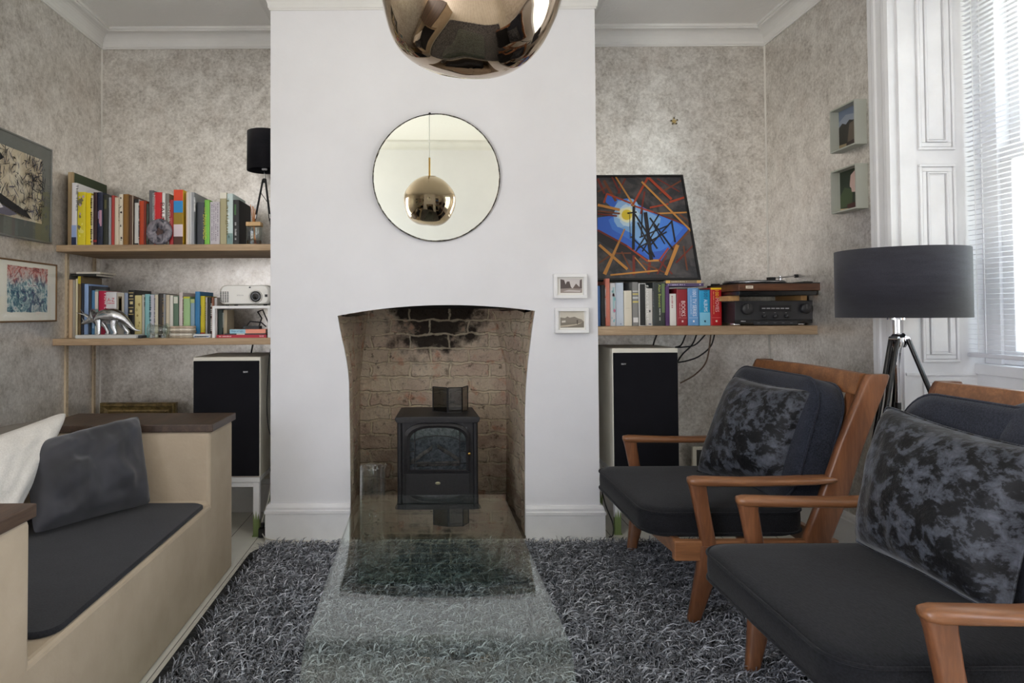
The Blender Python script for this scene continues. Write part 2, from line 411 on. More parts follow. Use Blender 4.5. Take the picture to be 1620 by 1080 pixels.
# plaster thickness of the opening
outl = L + T + list(reversed(Rr))
for a, c in zip(outl, outl[1:]):
    b.quad([a, (a.x, YF + .018, a.z), (c.x, YF + .018, c.z), c], WHITEWALL)
struct(b, 'wall_chimney_breast')
# ---- brick recess: jambs 0.12 deep following the opening, then a chamber whose sides lean in towards the top
YR = 3.74
def bump_loft(b, rowsA, n, amp, seed):
    """rowsA: list of (front, back) point pairs -> subdivided, roughened surface"""
    m = len(rowsA)
    vs = []; fs = []
    for i, (p, q) in enumerate(rowsA):
        for j in range(n + 1):
            t = j / n; x = p.lerp(q, t)
            w = noise.noise_vector(x * 9 + Vector((seed, 0, 0))) * amp + noise.noise_vector(x * 30 + Vector((seed, 3, 0))) * amp * .5
            if j == 0 or j == n: w *= 0.0
            vs.append(x + w)
    for i in range(m - 1):
        for j in range(n):
            a = i * (n + 1) + j; fs.append((a, a + 1, a + n + 2, a + n + 1))
    b.add(vs, fs, BRICK, True)
def fine(pts, k):
    out = []
    for a, c in zip(pts, pts[1:]):
        for i in range(k): out.append(a.lerp(c, i / k))
    return out + [pts[-1]]
b = MB()
off = Vector((0, .018, 0))
def jamb(front, back_uv, seed, sgn):
    fr_ = [p + off for p in fine(front, 4)]
    mid = []
    for p in fr_:
        mid.append(Vector((p.x, YF + .14, p.z)))
    bumpy = list(zip(fr_, mid)); bump_loft(b, bumpy, 4, .006, seed)
    # chamber side from behind the jamb to the back wall
    bk = [PX(u, v, YR) for u, v in back_uv]
    zs = [p.z for p in mid]; rows = []
    for p in mid:
        z = p.z
        for a, c in zip(bk, bk[1:]):
            if a.z <= z <= c.z or c is bk[-1]:
                t = (z - a.z) / max(1e-6, c.z - a.z); x = a.x + (c.x - a.x) * t; break
        rows.append((p + Vector((sgn * .022, 0, 0)), Vector((x, YR, z))))
    bump_loft(b, rows, 10, .012, seed + 5)
    return rows
jamb(L, [(570, 900), (570, 600), (572, 585), (583, 489), (600, 380)], 1, -1)
jamb(Rr, [(800, 900), (801, 600), (799, 575), (775, 487), (760, 380)], 2, 1)
# back wall
rows = []
for i in range(40):
    z = i / 39 * 1.62; rows.append((Vector((-0.47, YR, z)), Vector((0.52, YR, z))))
vs = []; fs = []
for i, (p, q) in enumerate(rows):
    for j in range(31):
        x = p.lerp(q, j / 30); x.y += noise.noise(x * 10) * .010 + noise.noise(x * 28) * .006; vs.append(x)
for i in range(39):
    for j in range(30): a = i * 31 + j; fs.append((a, a + 1, a + 32, a + 31))
b.add(vs, fs, BRICK, True)
# lintel underside, flue throat
for a, c in zip(arch, arch[1:]):
    b.quad([a + off, c + off, (c.x, YF + .2, c.z + .02), (a.x, YF + .2, a.z + .02)], BRICK)
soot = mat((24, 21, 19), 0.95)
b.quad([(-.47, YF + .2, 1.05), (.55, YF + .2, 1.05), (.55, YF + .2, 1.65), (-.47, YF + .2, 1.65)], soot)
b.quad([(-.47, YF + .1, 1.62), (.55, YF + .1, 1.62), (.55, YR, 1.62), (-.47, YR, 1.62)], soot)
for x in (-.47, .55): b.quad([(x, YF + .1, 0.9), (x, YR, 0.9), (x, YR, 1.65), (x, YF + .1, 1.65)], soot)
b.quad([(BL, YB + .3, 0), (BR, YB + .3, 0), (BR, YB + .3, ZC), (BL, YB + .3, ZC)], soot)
struct(b, 'wall_fireplace_recess')
b = MB(); b.box((-.36, YF - .005, 0), (.44, YR, .012), m_noise2((58, 50, 42), (96, 84, 68), 7, 'worn_hearth_stone', 0.8, (0.35, 0.65), 5, 0.5, 0, (1, 1, 1), 0.3))
struct(b, 'floor_hearth')

# ---- cornice (cove section swept round the walls)
def sweep(b, path, prof, mt, closed=False, smooth=False):
    """path: xy points with the room on the left-hand side normal; prof: (out, z)"""
    n = len(path); secs = []
    for i in range(n):
        p = Vector(path[i])
        d0 = (p - Vector(path[i - 1])).normalized() if i > 0 or closed else None
        d1 = (Vector(path[(i + 1) % n]) - p).normalized() if i < n - 1 or closed else None
        d0 = d0 or d1; d1 = d1 or d0
        n0 = Vector((d0.y, -d0.x)); n1 = Vector((d1.y, -d1.x)); bis = (n0 + n1).normalized(); k = 1 / max(.2, bis.dot(n0))
        secs.append([Vector((p.x + bis.x * o * k, p.y + bis.y * o * k, z)) for o, z in prof])
    if closed: secs.append(secs[0])
    b.loft(secs, mt, smooth, caps=False, closed=False)
zb = 2.437
prof = [(0.0, zb), (0.006, zb), (0.006, zb + .006)]
for i in range(8):
    a = PI / 2 * i / 7; prof.append((0.010 + 0.052 * (1 - math.cos(a)), zb + .010 + 0.060 * math.sin(a)))
prof += [(0.066, zb + .072), (0.066, zb + .08), (0.072, zb + .08), (0.072, ZC)]
path = [(XL, YK), (XL, YB), (BL, YB), (BL, YF), (BR, YF), (BR, YB), (XR, YB), (XR, YK)]
b = MB(); sweep(b, path, prof, CORN); struct(b, 'trim_1')
b = MB(); sweep(b, [(XR, YK), (XL, YK)], prof, CORN); struct(b, 'trim_2')
# ---- skirting
def sk(h, t=.02):
    return [(t, 0.0), (t, h - .042), (t + .004, h - .04), (t + .004, h - .028), (t - .003, h - .024), (t - .003, h - .014), (t - .010, h), (0, h)]
b = MB(); sweep(b, [(BL, YB), (BL, YF), (L[0].x, YF)], sk(.163), GLOSSW); struct(b, 'baseboard_chimney_left')
b = MB(); sweep(b, [(Rr[0].x, YF), (BR, YF), (BR, YB)], sk(.15), GLOSSW); struct(b, 'baseboard_chimney_right')
b = MB(); sweep(b, [(XL, 2.85), (XL, YB), (BL, YB)], sk(.17), GLOSSW); struct(b, 'baseboard_left')
b = MB(); sweep(b, [(BR, YB), (XR, YB), (XR, WY1)], sk(.17), GLOSSW); struct(b, 'baseboard_right')
# ends of the skirting at the fireplace
b = MB()
for x, s in ((XL, 1), (XR, -1)): b.box((x, YB - .007, .17), (x + s * .0025, YB, zb), mat((222, 219, 212), .4)); b.box((x, YB - .0025, .17), (x + s * .006, YB, zb), mat((222, 219, 212), .4))
struct(b, 'trim_11')
# ---- window embrasure: architrave, reveal with shutter panels
b = MB()
pr = [(0, 0), (.012, .0), (.016, .006), (.016, .03), (.022, .036), (.027, .046), (.027, .06), (.022, .066), (.022, .1), (.030, .106), (.034, .116), (.034, .132), (.030, .146), (0, .146)]
secs = []
for z in (0.0, 2.44):
    secs.append([Vector((XR - o, WY1 + .146 - w, z)) for o, w in pr])
b.loft(secs, GLOSSW, False, True); struct(b, 'trim_3')
b = MB(); b.box((XR, WY1 - .012, 0), (2.12, WY1, 2.36), GLOSSW); struct(b, 'trim_4')
YP = WY1 - .012
def panel(z0, z1, x0, x1, nm):
    b = MB()
    for (w, d, o) in ((.010, .010, 0.0), (.016, .006, .012), (.006, .011, .030)):
        a0, a1, c0, c1 = x0 + o, x1 - o, z0 + o, z1 - o
        for q in (((a0, c0 + w), (a0 + w, c1 - w)), ((a1 - w, c0 + w), (a1, c1 - w)), ((a0, c0), (a1, c0 + w)), ((a0, c1 - w), (a1, c1))):
            b.box((q[0][0], YP - d, q[0][1]), (q[1][0], YP, q[1][1]), GLOSSW)
    b.box((x0 + .040, YP - .004, z0 + .04), (x1 - .04, YP, z1 - .04), GLOSSW)
    return struct(b, nm, bevel=.002)
panel(1.637, 2.30, 1.852, 1.99, 'trim_5'); panel(.835, 1.583, 1.852, 1.99, 'trim_6'); panel(.10, .77, 1.852, 1.99, 'trim_7')
b = MB(); b.box((1.79, YP - .006, .785), (2.05, YP, .797), GLOSSW); struct(b, 'trim_8')
# the near side and head of the embrasure
b = MB(); b.box((XR, WY0, 0), (2.12, WY0 + .012, 2.36), GLOSSW); b.box((XR, WY0, 2.35), (2.12, WY1, 2.362), GLOSSW); struct(b, 'trim_9')
# apron under the sill with a raised panel
b = MB(); b.box((2.06, WY0 + .012, 0), (2.11, YP, .80), GLOSSW); struct(b, 'trim_10')
# sash window
FR = GLOSSW
wf = MB()
X0, X1 = 2.09, 2.15
wf.box((X0, YP - .075, WZ0), (X1 + .06, YP, WZ1 - .09), FR); wf.box((X0, WY0 + .012, WZ0), (X1 + .06, WY0 + .087, WZ1 - .09), FR)
wf.box((X0, WY0 + .012, WZ1 - .09), (X1 + .06, YP, WZ1 - .011), FR); wf.box((X0 - .04, WY0 + .012, WZ0 - .04), (X1 + .06, YP, WZ0), FR)
win = struct(wf, 'window_1', bevel=.003)
def sash(nm, z0, z1, x, w):
    s = MB(); y0, y1 = WY0 + .087, YP - .075
    s.box((x, y0, z0 + w), (x + .035, y0 + w, z1 - w), FR); s.box((x, y1 - w, z0 + w), (x + .035, y1, z1 - w), FR)
    s.box((x, y0, z0), (x + .035, y1, z0 + w), FR); s.box((x, y0, z1 - w), (x + .035, y1, z1), FR)
    o = s.build(nm, win, bevel=.003)
    g = MB(); g.box((x + .015, y0 + w * .5, z0 + w * .5), (x + .019, y1 - w * .5, z1 - w * .5), GLASS); g.build('pane', o)
sash('lower_sash', WZ0 + .001, 1.625, 2.10, .05); sash('upper_sash', 1.58, WZ1 - .08, 2.14, .045)
# unseen second window on the same wall, added to let in fill daylight
w2 = MB()
for q in (((2.1, -.75, .75), (2.16, -.69, 2.36)), ((2.1, .29, .75), (2.16, .35, 2.36)), ((2.1, -.75, 2.28), (2.16, .35, 2.36)), ((2.1, -.75, .75), (2.16, .35, .83)), ((2.1, -.75, 1.55), (2.16, .35, 1.60))):
    w2.box(*q, FR)
fill_win = struct(w2, 'fill_window')

# unseen glazed doors, added in the left wall for daylight fill
w3 = MB()
for q in (((XL - .1, -.75, 0), (XL - .04, -.68, 2.2)), ((XL - .1, .68, 0), (XL - .04, .75, 2.2)), ((XL - .1, -.04, 0), (XL - .04, .04, 2.2)), ((XL - .1, -.75, 2.12), (XL - .04, .75, 2.2)), ((XL - .1, -.75, 0), (XL - .04, .75, .25))):
    w3.box(*q, FR)
struct(w3, 'fill_door')

b = MB(); b.box((2.95, .42, -.1), (6.5, .60, 4.2), m_plaster((120, 98, 82), 5, 10, .9, .2, 'light_blocker_brown')); struct(b, 'unseen_light_blocker')  # unseen blocker added outdoors to cut grazing light on the window reveal
# ---- venetian blind in the embrasure
bl = thing('venetian_blind', 'white slatted venetian blind hanging in the window, slats open', 'blind', (2.03, (WY0 + YP) / 2, WZ1 - .03))
SLAT = mat((214, 214, 220), 0.45)
s = MB(); k = 0; z = .885
by0, by1 = WY0 + .02, YP - .008
while z < 2.30:
    y = []
    ang = math.radians(2)
    for t in (-1, -.33, .33, 1):
        dx = .0085 * t; y.append((2.03 + dx * math.cos(ang), z - dx * math.sin(ang) + .0012 * (1 - t * t)))
    for (xa, za), (xb, zb_) in zip(y, y[1:]):
        s.quad([(xa, by0, za), (xa, by1, za), (xb, by1, zb_), (xb, by0, zb_)], SLAT)
    z += .0185; k += 1
s.build('slats', bl, smooth_all=False)
s = MB(); s.box((2.012, by0, 2.305), (2.048, by1, 2.335), SLAT); s.build('headrail', bl)
s = MB(); s.box((2.017, by0, .856), (2.043, by1, .872), SLAT); s.build('bottom_rail', bl, bevel=.003)
for y in (by1 - .055, by1 - .6, by1 - 1.15, by0 + .06):
    s = MB()
    for dx in (-.014, .014): s.tube([(2.03 + dx, y, .87), (2.03 + dx, y, 2.31)], .0012, WHITEP, 6)
    s.build('ladder_cord', bl)
# ================================================================== FURNITURE
def pillow(name, c, thick, front, back=None, n=26, wr=.006, seed=0, sag=.05, zmin=None, pw=.42, parent=None, seam=None, backk=.22, rc=.03):
    """c: four corners bl, br, tr, tl seen from the front; two faces meeting at a seam, with wrinkles"""
    bl_, br_, tr_, tl_ = [Vector(p) for p in c]; back = back or front
    nrm = (br_ - bl_).cross(tl_ - bl_).normalized()
    def P(s, t, side):
        a, e = s * 2 - 1, t * 2 - 1
        s2 = .5 + .5 * a * (1 - sag * (1 - e * e)) * (1 - rc * e ** 8); t2 = .5 + .5 * e * (1 - sag * (1 - a * a)) * (1 - rc * a ** 8)
        p = bl_.lerp(br_, s2).lerp(tl_.lerp(tr_, s2), t2)
        h = thick * .5 * (backk if side < 0 else 1.0) * (max(0, 1 - a * a) ** pw) * (max(0, 1 - e * e) ** pw)
        q = Vector((s * 3.1 + seed, t * 3.1, side * 2.0))
        wv = noise.noise(q * 1.3) * 1.2 + noise.noise(Vector((s * 9 + seed, t * 3.5 + s * 4, side))) * .9 + noise.noise(Vector((s * 4 - t * 9, t * 5, seed + side))) * .5
        edge = min(1, 6 * min(s, 1 - s, t, 1 - t))
        p = p + nrm * (side * h + wv * wr * edge * (1.0 if side > 0 else .15))
        if zmin is not None and p.z < zmin: p.z = zmin
        return p
    b = MB()
    for side, mt in ((1, front), (-1, back)):
        vs = []; fs = []
        for i in range(n + 1):
            for j in range(n + 1): vs.append(P(j / n, i / n, side))
        for i in range(n):
            for j in range(n):
                a = i * (n + 1) + j; q = (a, a + 1, a + n + 2, a + n + 1); fs.append(q if side > 0 else tuple(reversed(q)))
        b.add(vs, fs, mt, True)
    if seam:
        loop = [P(i / n, 0, 1) for i in range(n)] + [P(1, i / n, 1) for i in range(n)] + [P(1 - i / n, 1, 1) for i in range(n)] + [P(0, 1 - i / n, 1) for i in range(n + 1)]
        b.tube(loop, .0035, seam, 6)
    return b.build(name, parent, weld=False, origin=None if parent else (bl_ + br_) / 2, subsurf=1)

def slab_cushion(b, M, w, h, th, rad, fab, bulge=.012, pipe=True, n=8, front=0.0):
    """box cushion with rounded plan, domed faces and piping; local plane xy, thickness z 0..th"""
    prof = [(.93, -bulge * .6), (.985, 0.002), (1.0, .012), (1.004, th * .5), (1.0, th - .012), (.985, th - .002)]
    out = rrect(w, h, rad, n)
    def ring(k, z):
        r = []
        for x, y in out:
            L = math.hypot(x, y)
            r.append(M @ Vector((x - (1 - k) * x * 1.0, y - (1 - k) * y, z)))
        return r
    secs = [ring(k, z) for k, z in prof]
    for k, zz in ((.9, .45), (.75, .8), (.5, .96), (.25, 1.0), (.02, 1.0)):
        secs.append(ring(k, th - .002 + bulge * zz))
    b.loft(secs, fab, True, False)
    b.add(secs[-1], [tuple(range(len(out)))], fab)
    b.add(secs[0], [tuple(reversed(range(len(out))))], fab)
    if pipe:
        for z in (.008, th - .008):
            loop = [M @ Vector((x * 1.003, y * 1.003, z)) for x, y in out]; loop.append(loop[0])
            b.tube(loop, .0042, fab, 6)

# ------------------------------------------------------------------ armchairs
CX, CY = 1.05, 2.5675
def sect(x, y, z, wy, tz, n=14, pw=2.6):
    q = []
    for j in range(n):
        a = 2 * PI * j / n; ca, sa = math.cos(a), math.sin(a)
        q.append(Vector((x, y + wy * abs(ca) ** (2 / pw) * (1 if ca > 0 else -1), z + tz * abs(sa) ** (2 / pw) * (1 if sa > 0 else -1))))
    return q
def hsect(x, y, z, wx, wy, n=12, pw=4.0, tilt=0.0):
    q = []
    for j in range(n):
        a = 2 * PI * j / n; ca, sa = math.cos(a), math.sin(a)
        dx = wx * abs(ca) ** (2 / pw) * (1 if ca > 0 else -1)
        q.append(Vector((x + dx, y + wy * abs(sa) ** (2 / pw) * (1 if sa > 0 else -1), z + dx * tilt)))
    return q
def make_chair():
    r = thing('armchair', 'far teak armchair, the one nearer the fireplace and the right loudspeaker', 'armchair', (CX, CY, 0), 'teak armchairs with charcoal cushions')
    y0, y1 = 2.2, 2.935
    for y, sg in ((y0, 1), (y1, -1)):
        b = MB()
        secs = []
        for x, wy, tz, z in ((.822, .004, .004, .488), (.826, .020, .012, .489), (.845, .025, .0155, .489), (.90, .026, .0155, .487), (1.0, .031, .0135, .485), (1.12, .037, .0125, .485), (1.22, .040, .012, .488), (1.275, .034, .011, .491), (1.30, .020, .009, .492), (1.307, .006, .005, .492)):
            secs.append(sect(x, y + sg * (.006 if x > 1 else 0), z, wy, tz))
        b.loft(secs, TEAK, True)
        secs = []
        for z, x, wx in ((.484, .852, .029), (.46, .856, .026), (.40, .866, .024), (.33, .879, .0235), (.24, .893, .024)):
            secs.append(hsect(x, y, z, wx, .0165))
        b.loft(secs, TEAKZ, True)
        b.build('armrest', r)
        # front leg
        b = MB(); secs = []
        for z, x, wx, wy, dy in ((.285, .893, .037, .019, 0), (.2, .882, .034, .019, .008), (.1, .862, .025, .017, .022), (.0, .838, .0155, .0145, .034)):
            secs.append(hsect(x, y + sg * dy, z, wx, wy))
        b.loft(secs, TEAKZ, True); b.build('leg', r)
        # rear post: slanted board running down into the rear leg
        b = MB(); secs = []
        for z, x, wx in ((.0, 1.352, .016), (.12, 1.300, .028), (.23, 1.248, .040), (.305, 1.232, .043), (.42, 1.280, .044), (.60, 1.343, .040), (.72, 1.393, .038), (.80, 1.426, .037), (.82, 1.434, .035), (.826, 1.436, .030)):
            secs.append(hsect(x, y, z, wx, .017, pw=6))
        b.loft(secs, TEAKZ, True); b.build('rear_post', r)
        b = MB(); b.box((.775, y - .014 + sg * .004, .236), (1.30, y + .014 + sg * .004, .300), TEAK); b.build('side_rail', r, bevel=.004)
    b = MB(); b.prism([(.782, y0 + .014, .300), (.782, y1 - .014, .300), (.782, y1 - .014, .250), (.782, (y0 + y1) / 2, .235), (.782, y0 + .014, .250)], (.022, 0, 0), TEAK); b.build('front_rail', r, bevel=.003)
    b = MB(); b.box((1.25, y0 + .014, .25), (1.272, y1 - .014, .31), TEAK); b.build('rear_rail', r, bevel=.003)
    # top rail, lower rail and slats between the posts
    sl = .289
    def at(z): return 1.390 + sl * (z - .77)
    def rail(z0, z1, nm, t=.012):
        b = MB(); secs = []
        for i in range(13):
            k = i / 12; y = y0 + .016 + (y1 - y0 - .032) * k; c = .010 * math.sin(PI * k)
            up = .004 * math.sin(PI * k)
            secs.append([Vector((at(z) + dx + c, y, z + (up if z == z1 else 0))) for dx, z in ((-t, z0), (t, z0), (t, z1), (-t, z1))])
        b.loft(secs, TEAK, False); b.build(nm, r, bevel=.003)
    rail(.758, .826, 'top_rail', .013); rail(.395, .435, 'lower_rail')
    for i in range(9):
        y = y0 + .06 + (y1 - y0 - .12) * i / 8; c = .009 * math.sin(PI * i / 8)
        b = MB(); b.prism([(at(.43) - .006 + c, y - .016, .43), (at(.43) + .006 + c, y - .016, .43), (at(.77) + .006 + c, y - .016, .77), (at(.77) - .006 + c, y - .016, .77)], (0, .032, 0), TEAKZ); b.build('slat', r)
    # cushions
    b = MB(); M = Matrix.Translation(((.695 + 1.235) / 2, CY, .300))
    slab_cushion(b, M, .54, .665, .082, .085, CHAIRF, .014); b.build('seat_cushion', r)
    b = MB()
    ex = Vector((0, -1, 0)); ey = Vector((sl, 0, 1)).normalized(); ez = ex.cross(ey)
    if ez.x > 0: ez = -ez; ex = -ex
    o = Vector((1.378 + sl * (.575 - .77), CY, .573))
    M = Matrix(((ex.x, ey.x, ez.x, o.x), (ex.y, ey.y, ez.y, o.y), (ex.z, ey.z, ez.z, o.z), (0, 0, 0, 1)))
    slab_cushion(b, M, .655, .43, .10, .11, BACKF, .018); b.build('back_cushion', r)
    return r
def copy_tree(o, parent=None):
    c = o.copy(); COL.objects.link(c)
    if parent is not None:
        c.parent = parent; c.matrix_parent_inverse = o.matrix_parent_inverse.copy()
    for ch in list(o.children): copy_tree(ch, c)
    return c
chA = make_chair()
chB = copy_tree(chA); chB.location = (CX + .053, 1.60, 0)
chB['label'] = 'near teak armchair at the right edge, in front of the tripod floor lamp and window'
pillow('throw_cushion', [PX(1100, 752, 2.72), PX(1247, 778, 2.30), PX(1292, 617, 2.27), PX(1160, 592, 2.73)], .19, CRUSH, backk=.04, seed=3, wr=.006, seam=CRUSH, zmin=.402, sag=.08)
tag(bpy.data.objects['throw_cushion'], 'crushed velvet cushion on the far armchair beside the fireplace', 'cushion', 'crushed velvet cushions')
o = pillow('throw_cushion', [(1.160, 1.885, .392), (1.170, 1.40, .392), (1.295, 1.40, .735), (1.257, 1.895, .772)], .20, CRUSH, backk=.04, seed=11, wr=.008, zmin=.402, seam=CRUSH, sag=.08)
tag(o, 'large crushed velvet cushion on the near armchair at the right edge', 'cushion', 'crushed velvet cushions')
o = pillow('head_cushion', [(1.285, 1.68, .50), (1.285, 1.20, .50), (1.385, 1.20, .85), (1.375, 1.64, .82)], .13, BACKF, rc=.16, seed=5, wr=.003, sag=-.02, pw=.5)
o.parent = chB; o.matrix_parent_inverse = Matrix.Translation(-chB.location); o['label'] = 'rounded blue-black head cushion'

# ------------------------------------------------------------------ bent glass table
b = MB()
zt, rad, y0, y1, xc, hw, th = .365, .11, 1.32, 2.545, .005, .268, .012
pathp = []
def arcp(cy, a0, a1, k=12):
    return [(cy + rad * math.cos(a0 + (a1 - a0) * i / k), zt - rad + rad * math.sin(a0 + (a1 - a0) * i / k)) for i in range(k + 1)]
pathp = [(y0, .012)] + arcp(y0 + rad, PI, PI / 2) + arcp(y1 - .05, PI / 2, 0)[0:0]
r2 = .035
pathp += [(y1 - r2 + r2 * math.sin(PI / 2 * i / 8), zt - r2 + r2 * math.cos(PI / 2 * i / 8)) for i in range(9)] + [(y1, .012)]
secs = []
for i, (y, z) in enumerate(pathp):
    a = Vector(pathp[max(i - 1, 0)]); c = Vector(pathp[min(i + 1, len(pathp) - 1)]); t = (c - a).normalized(); nn = Vector((t.y, -t.x))   # inward
    dx = (y - 1.9) * -.012
    yi, zi = y + nn.x * th, z + nn.y * th
    secs.append([Vector((xc - hw + dx, y, z)), Vector((xc + hw + dx, y, z)), Vector((xc + hw + dx, yi, zi)), Vector((xc - hw + dx, yi, zi))])
b.loft(secs, TABLEG, True, True)
o = b.build('coffee_table', origin=(xc, 1.9, 0))
md = o.modifiers.new('split', 'EDGE_SPLIT'); md.split_angle = math.radians(50)
tag(o, 'low clear bent-glass coffee table standing on the shaggy rug before the fireplace', 'coffee table')

# ------------------------------------------------------------------ rug
rug = thing('shag_rug', 'dark grey long-pile shag rug lying on white painted floorboards', 'rug', (.2, 2.2, 0))
RX0, RX1, RY0, RY1 = -.795, 1.22, .95, 3.045
b = MB(); b.loft([[Vector(((RX0 + RX1) / 2 + x, (RY0 + RY1) / 2 + y, z)) for x, y in rrect(RX1 - RX0 - .04, RY1 - RY0 - .03, .11, 8)] for z in (.001, .010)], mat((34, 35, 38), .95), False); b.build('backing', rug)
rng = np.random.default_rng(5)
NS = 70000
px = rng.uniform(RX0 + .06, RX1 - .03, NS); py = RY0 + (RY1 - .03 - RY0) * rng.uniform(0, 1, NS) ** .8
dxc = np.maximum(0, (RX0 + .14) - px); dyc = np.maximum(0, py - (RY1 - .13)); keep = (dxc ** 2 + dyc ** 2) < .105 ** 2
px = px[keep]; py = py[keep]; NS = len(px)
ang = rng.uniform(0, 2 * PI, NS) + np.sin(px * 7) * .8 + np.cos(py * 6) * .8
ln = rng.uniform(.036, .068, NS); wd = rng.uniform(.0022, .0038, NS); lean = rng.uniform(.55, 1.0, NS); tw = rng.uniform(-.6, .6, NS)
hgt = rng.uniform(.018, .034, NS)
dx, dy = np.cos(ang), np.sin(ang)
rowsv = []
for t, wk in ((0, .8), (.35, 1.0), (.7, .9), (1.0, .25)):
    sxy = ln * lean * (t ** 1.5); zz = .009 + hgt * np.sin(np.minimum(t * 2.1, 1.9))
    bx = px + dx * sxy + -dy * tw * ln * .25 * t * t; by = py + dy * sxy + dx * tw * ln * .25 * t * t
    for sg in (-1, 1):
        rowsv.append(np.stack([bx - dy * wd * .5 * wk * sg, by + dx * wd * .5 * wk * sg, zz + sg * wd * .25 * wk], 1))
V = np.stack(rowsv, 1).reshape(-1, 3)          # 8 verts per strand
q = np.array([[0, 1, 3, 2], [2, 3, 5, 4], [4, 5, 7, 6]])
Fc = (np.arange(NS)[:, None, None] * 8 + q[None]).reshape(-1, 4)
me = bpy.data.meshes.new('pile'); me.vertices.add(len(V)); me.vertices.foreach_set('co', V.astype(np.float32).ravel())
me.loops.add(Fc.size); me.loops.foreach_set('vertex_index', Fc.astype(np.int32).ravel())
me.polygons.add(len(Fc)); me.polygons.foreach_set('loop_start', np.arange(len(Fc), dtype=np.int32) * 4)
me.polygons.foreach_set('use_smooth', np.ones(len(Fc), dtype=bool))
me.update(calc_edges=True)
m, nt, bs = base('shag_yarn'); g = N(nt, 'ShaderNodeNewGeometry')
nt.links.new(ramp(nt, g.outputs['Random Per Island'], [(0.0, (58, 59, 64)), (0.45, (112, 114, 121)), (0.8, (154, 157, 166)), (1.0, (210, 213, 222))]), bs.inputs['Base Color'])
bs.inputs['Roughness'].default_value = .55; bs.inputs['Specular IOR Level'].default_value = .35
me.materials.append(m)
o = bpy.data.objects.new('pile', me); COL.objects.link(o); o.parent = rug; o.matrix_parent_inverse = Matrix.Translation((-.2, -2.2, 0)); o['kind'] = 'stuff'

# ------------------------------------------------------------------ built-in bench on the left
bn = thing('built_in_bench', 'beige plastered bench with dark wood ledges along the left side of the room', 'bench', (-1.27, 1.9, 0))
XB, XI = -.812, -1.585
ZS, ZT = .330, .597
b = MB()
yA, yB_, yC, yD = .55, 1.397, 2.525, 2.812      # near block, seat, far block
b.prism([(XB, y, z) for y, z in ((yA, 0), (yD, 0), (yD, ZT), (yC, ZT), (yC, ZS), (yB_, ZS), (yB_, ZT + .022), (yA, ZT + .022))], (-1.45 - XB, 0, 0), BENCHP)
b.box((XI, yA, 0), (-1.4505, yB_, ZT + .022), BENCHP)
b.box((XI, yB_, 0), (-1.4505, yC, ZT), BENCHP)
b.build('body', bn, bevel=.014, seg=3)
b = MB(); b.prism([(XI - .012, yB_ + .007, ZT), (-1.449, yB_ + .007, ZT), (-1.449, 2.73, ZT), (-1.50, 2.67, ZT), (-1.555, 2.56, ZT), (XI - .012, 2.40, ZT)], (0, 0, .026), m_plaster((118, 112, 104), 6, 8, .5, .1, 'grey_ledge_finish')); b.build('back_ledge', bn, bevel=.003)['label'] = 'grey back ledge'
for q in (((-1.448, yC - .008, ZT), (XB + .012, yD + .006, ZT + .028)), ((XI, yA, ZT + .022), (XB + .008, yB_ + .006, ZT + .05))):
    b = MB(); b.box(*q, DARKWOOD); b.build('ledge', bn, bevel=.003)
# pad
b = MB(); out = []
w, h = (-XB - .004 + -1.455 + 0) , 0
cx, cy = (XB - .006 - 1.432) / 2, (yC - .016 + 1.485) / 2
wx, wy = (XB - .006 + 1.432), (yC - .016 - 1.485)
pts = rrect(wx, wy, .05, 6)
secs = [[Vector((cx + x * k, cy + y * k, z)) for x, y in pts] for k, z in ((.99, ZS + .0006), (1.0, ZS + .003), (1.0, ZS + .010), (.985, ZS + .014))]
b.loft(secs, PADM, True, True)
o = b.build('seat_pad', origin=(cx, cy, ZS)); tag(o, 'thin black cloth pad lying on the beige bench seat', 'seat pad')
ZP = ZS + .0155
o = pillow('throw_cushion', [PXz(52, 846, ZP + .012), PXz(240, 796, ZP + .012), PX(221, 656, 2.505), PX(33, 704, 2.245)], .18, DVELVET, LINEN, backk=.3, seed=21, wr=.026, zmin=ZP, sag=.03)
o.name = 'scatter_cushion'; tag(o, 'dark grey velvet cushion with cream back, leaning on the bench', 'cushion')
o = pillow('scatter_cushion', [(-1.40, 1.66, ZP + .01), (-1.275, 2.06, ZP + .01), PX(113, 646, 2.48), PX(-75, 712, 2.05)], .15, WLINEN, rc=.07, seed=31, wr=.012, zmin=ZP, sag=.03)
tag(o, 'white linen cushion behind the dark grey velvet cushion on the bench', 'cushion')

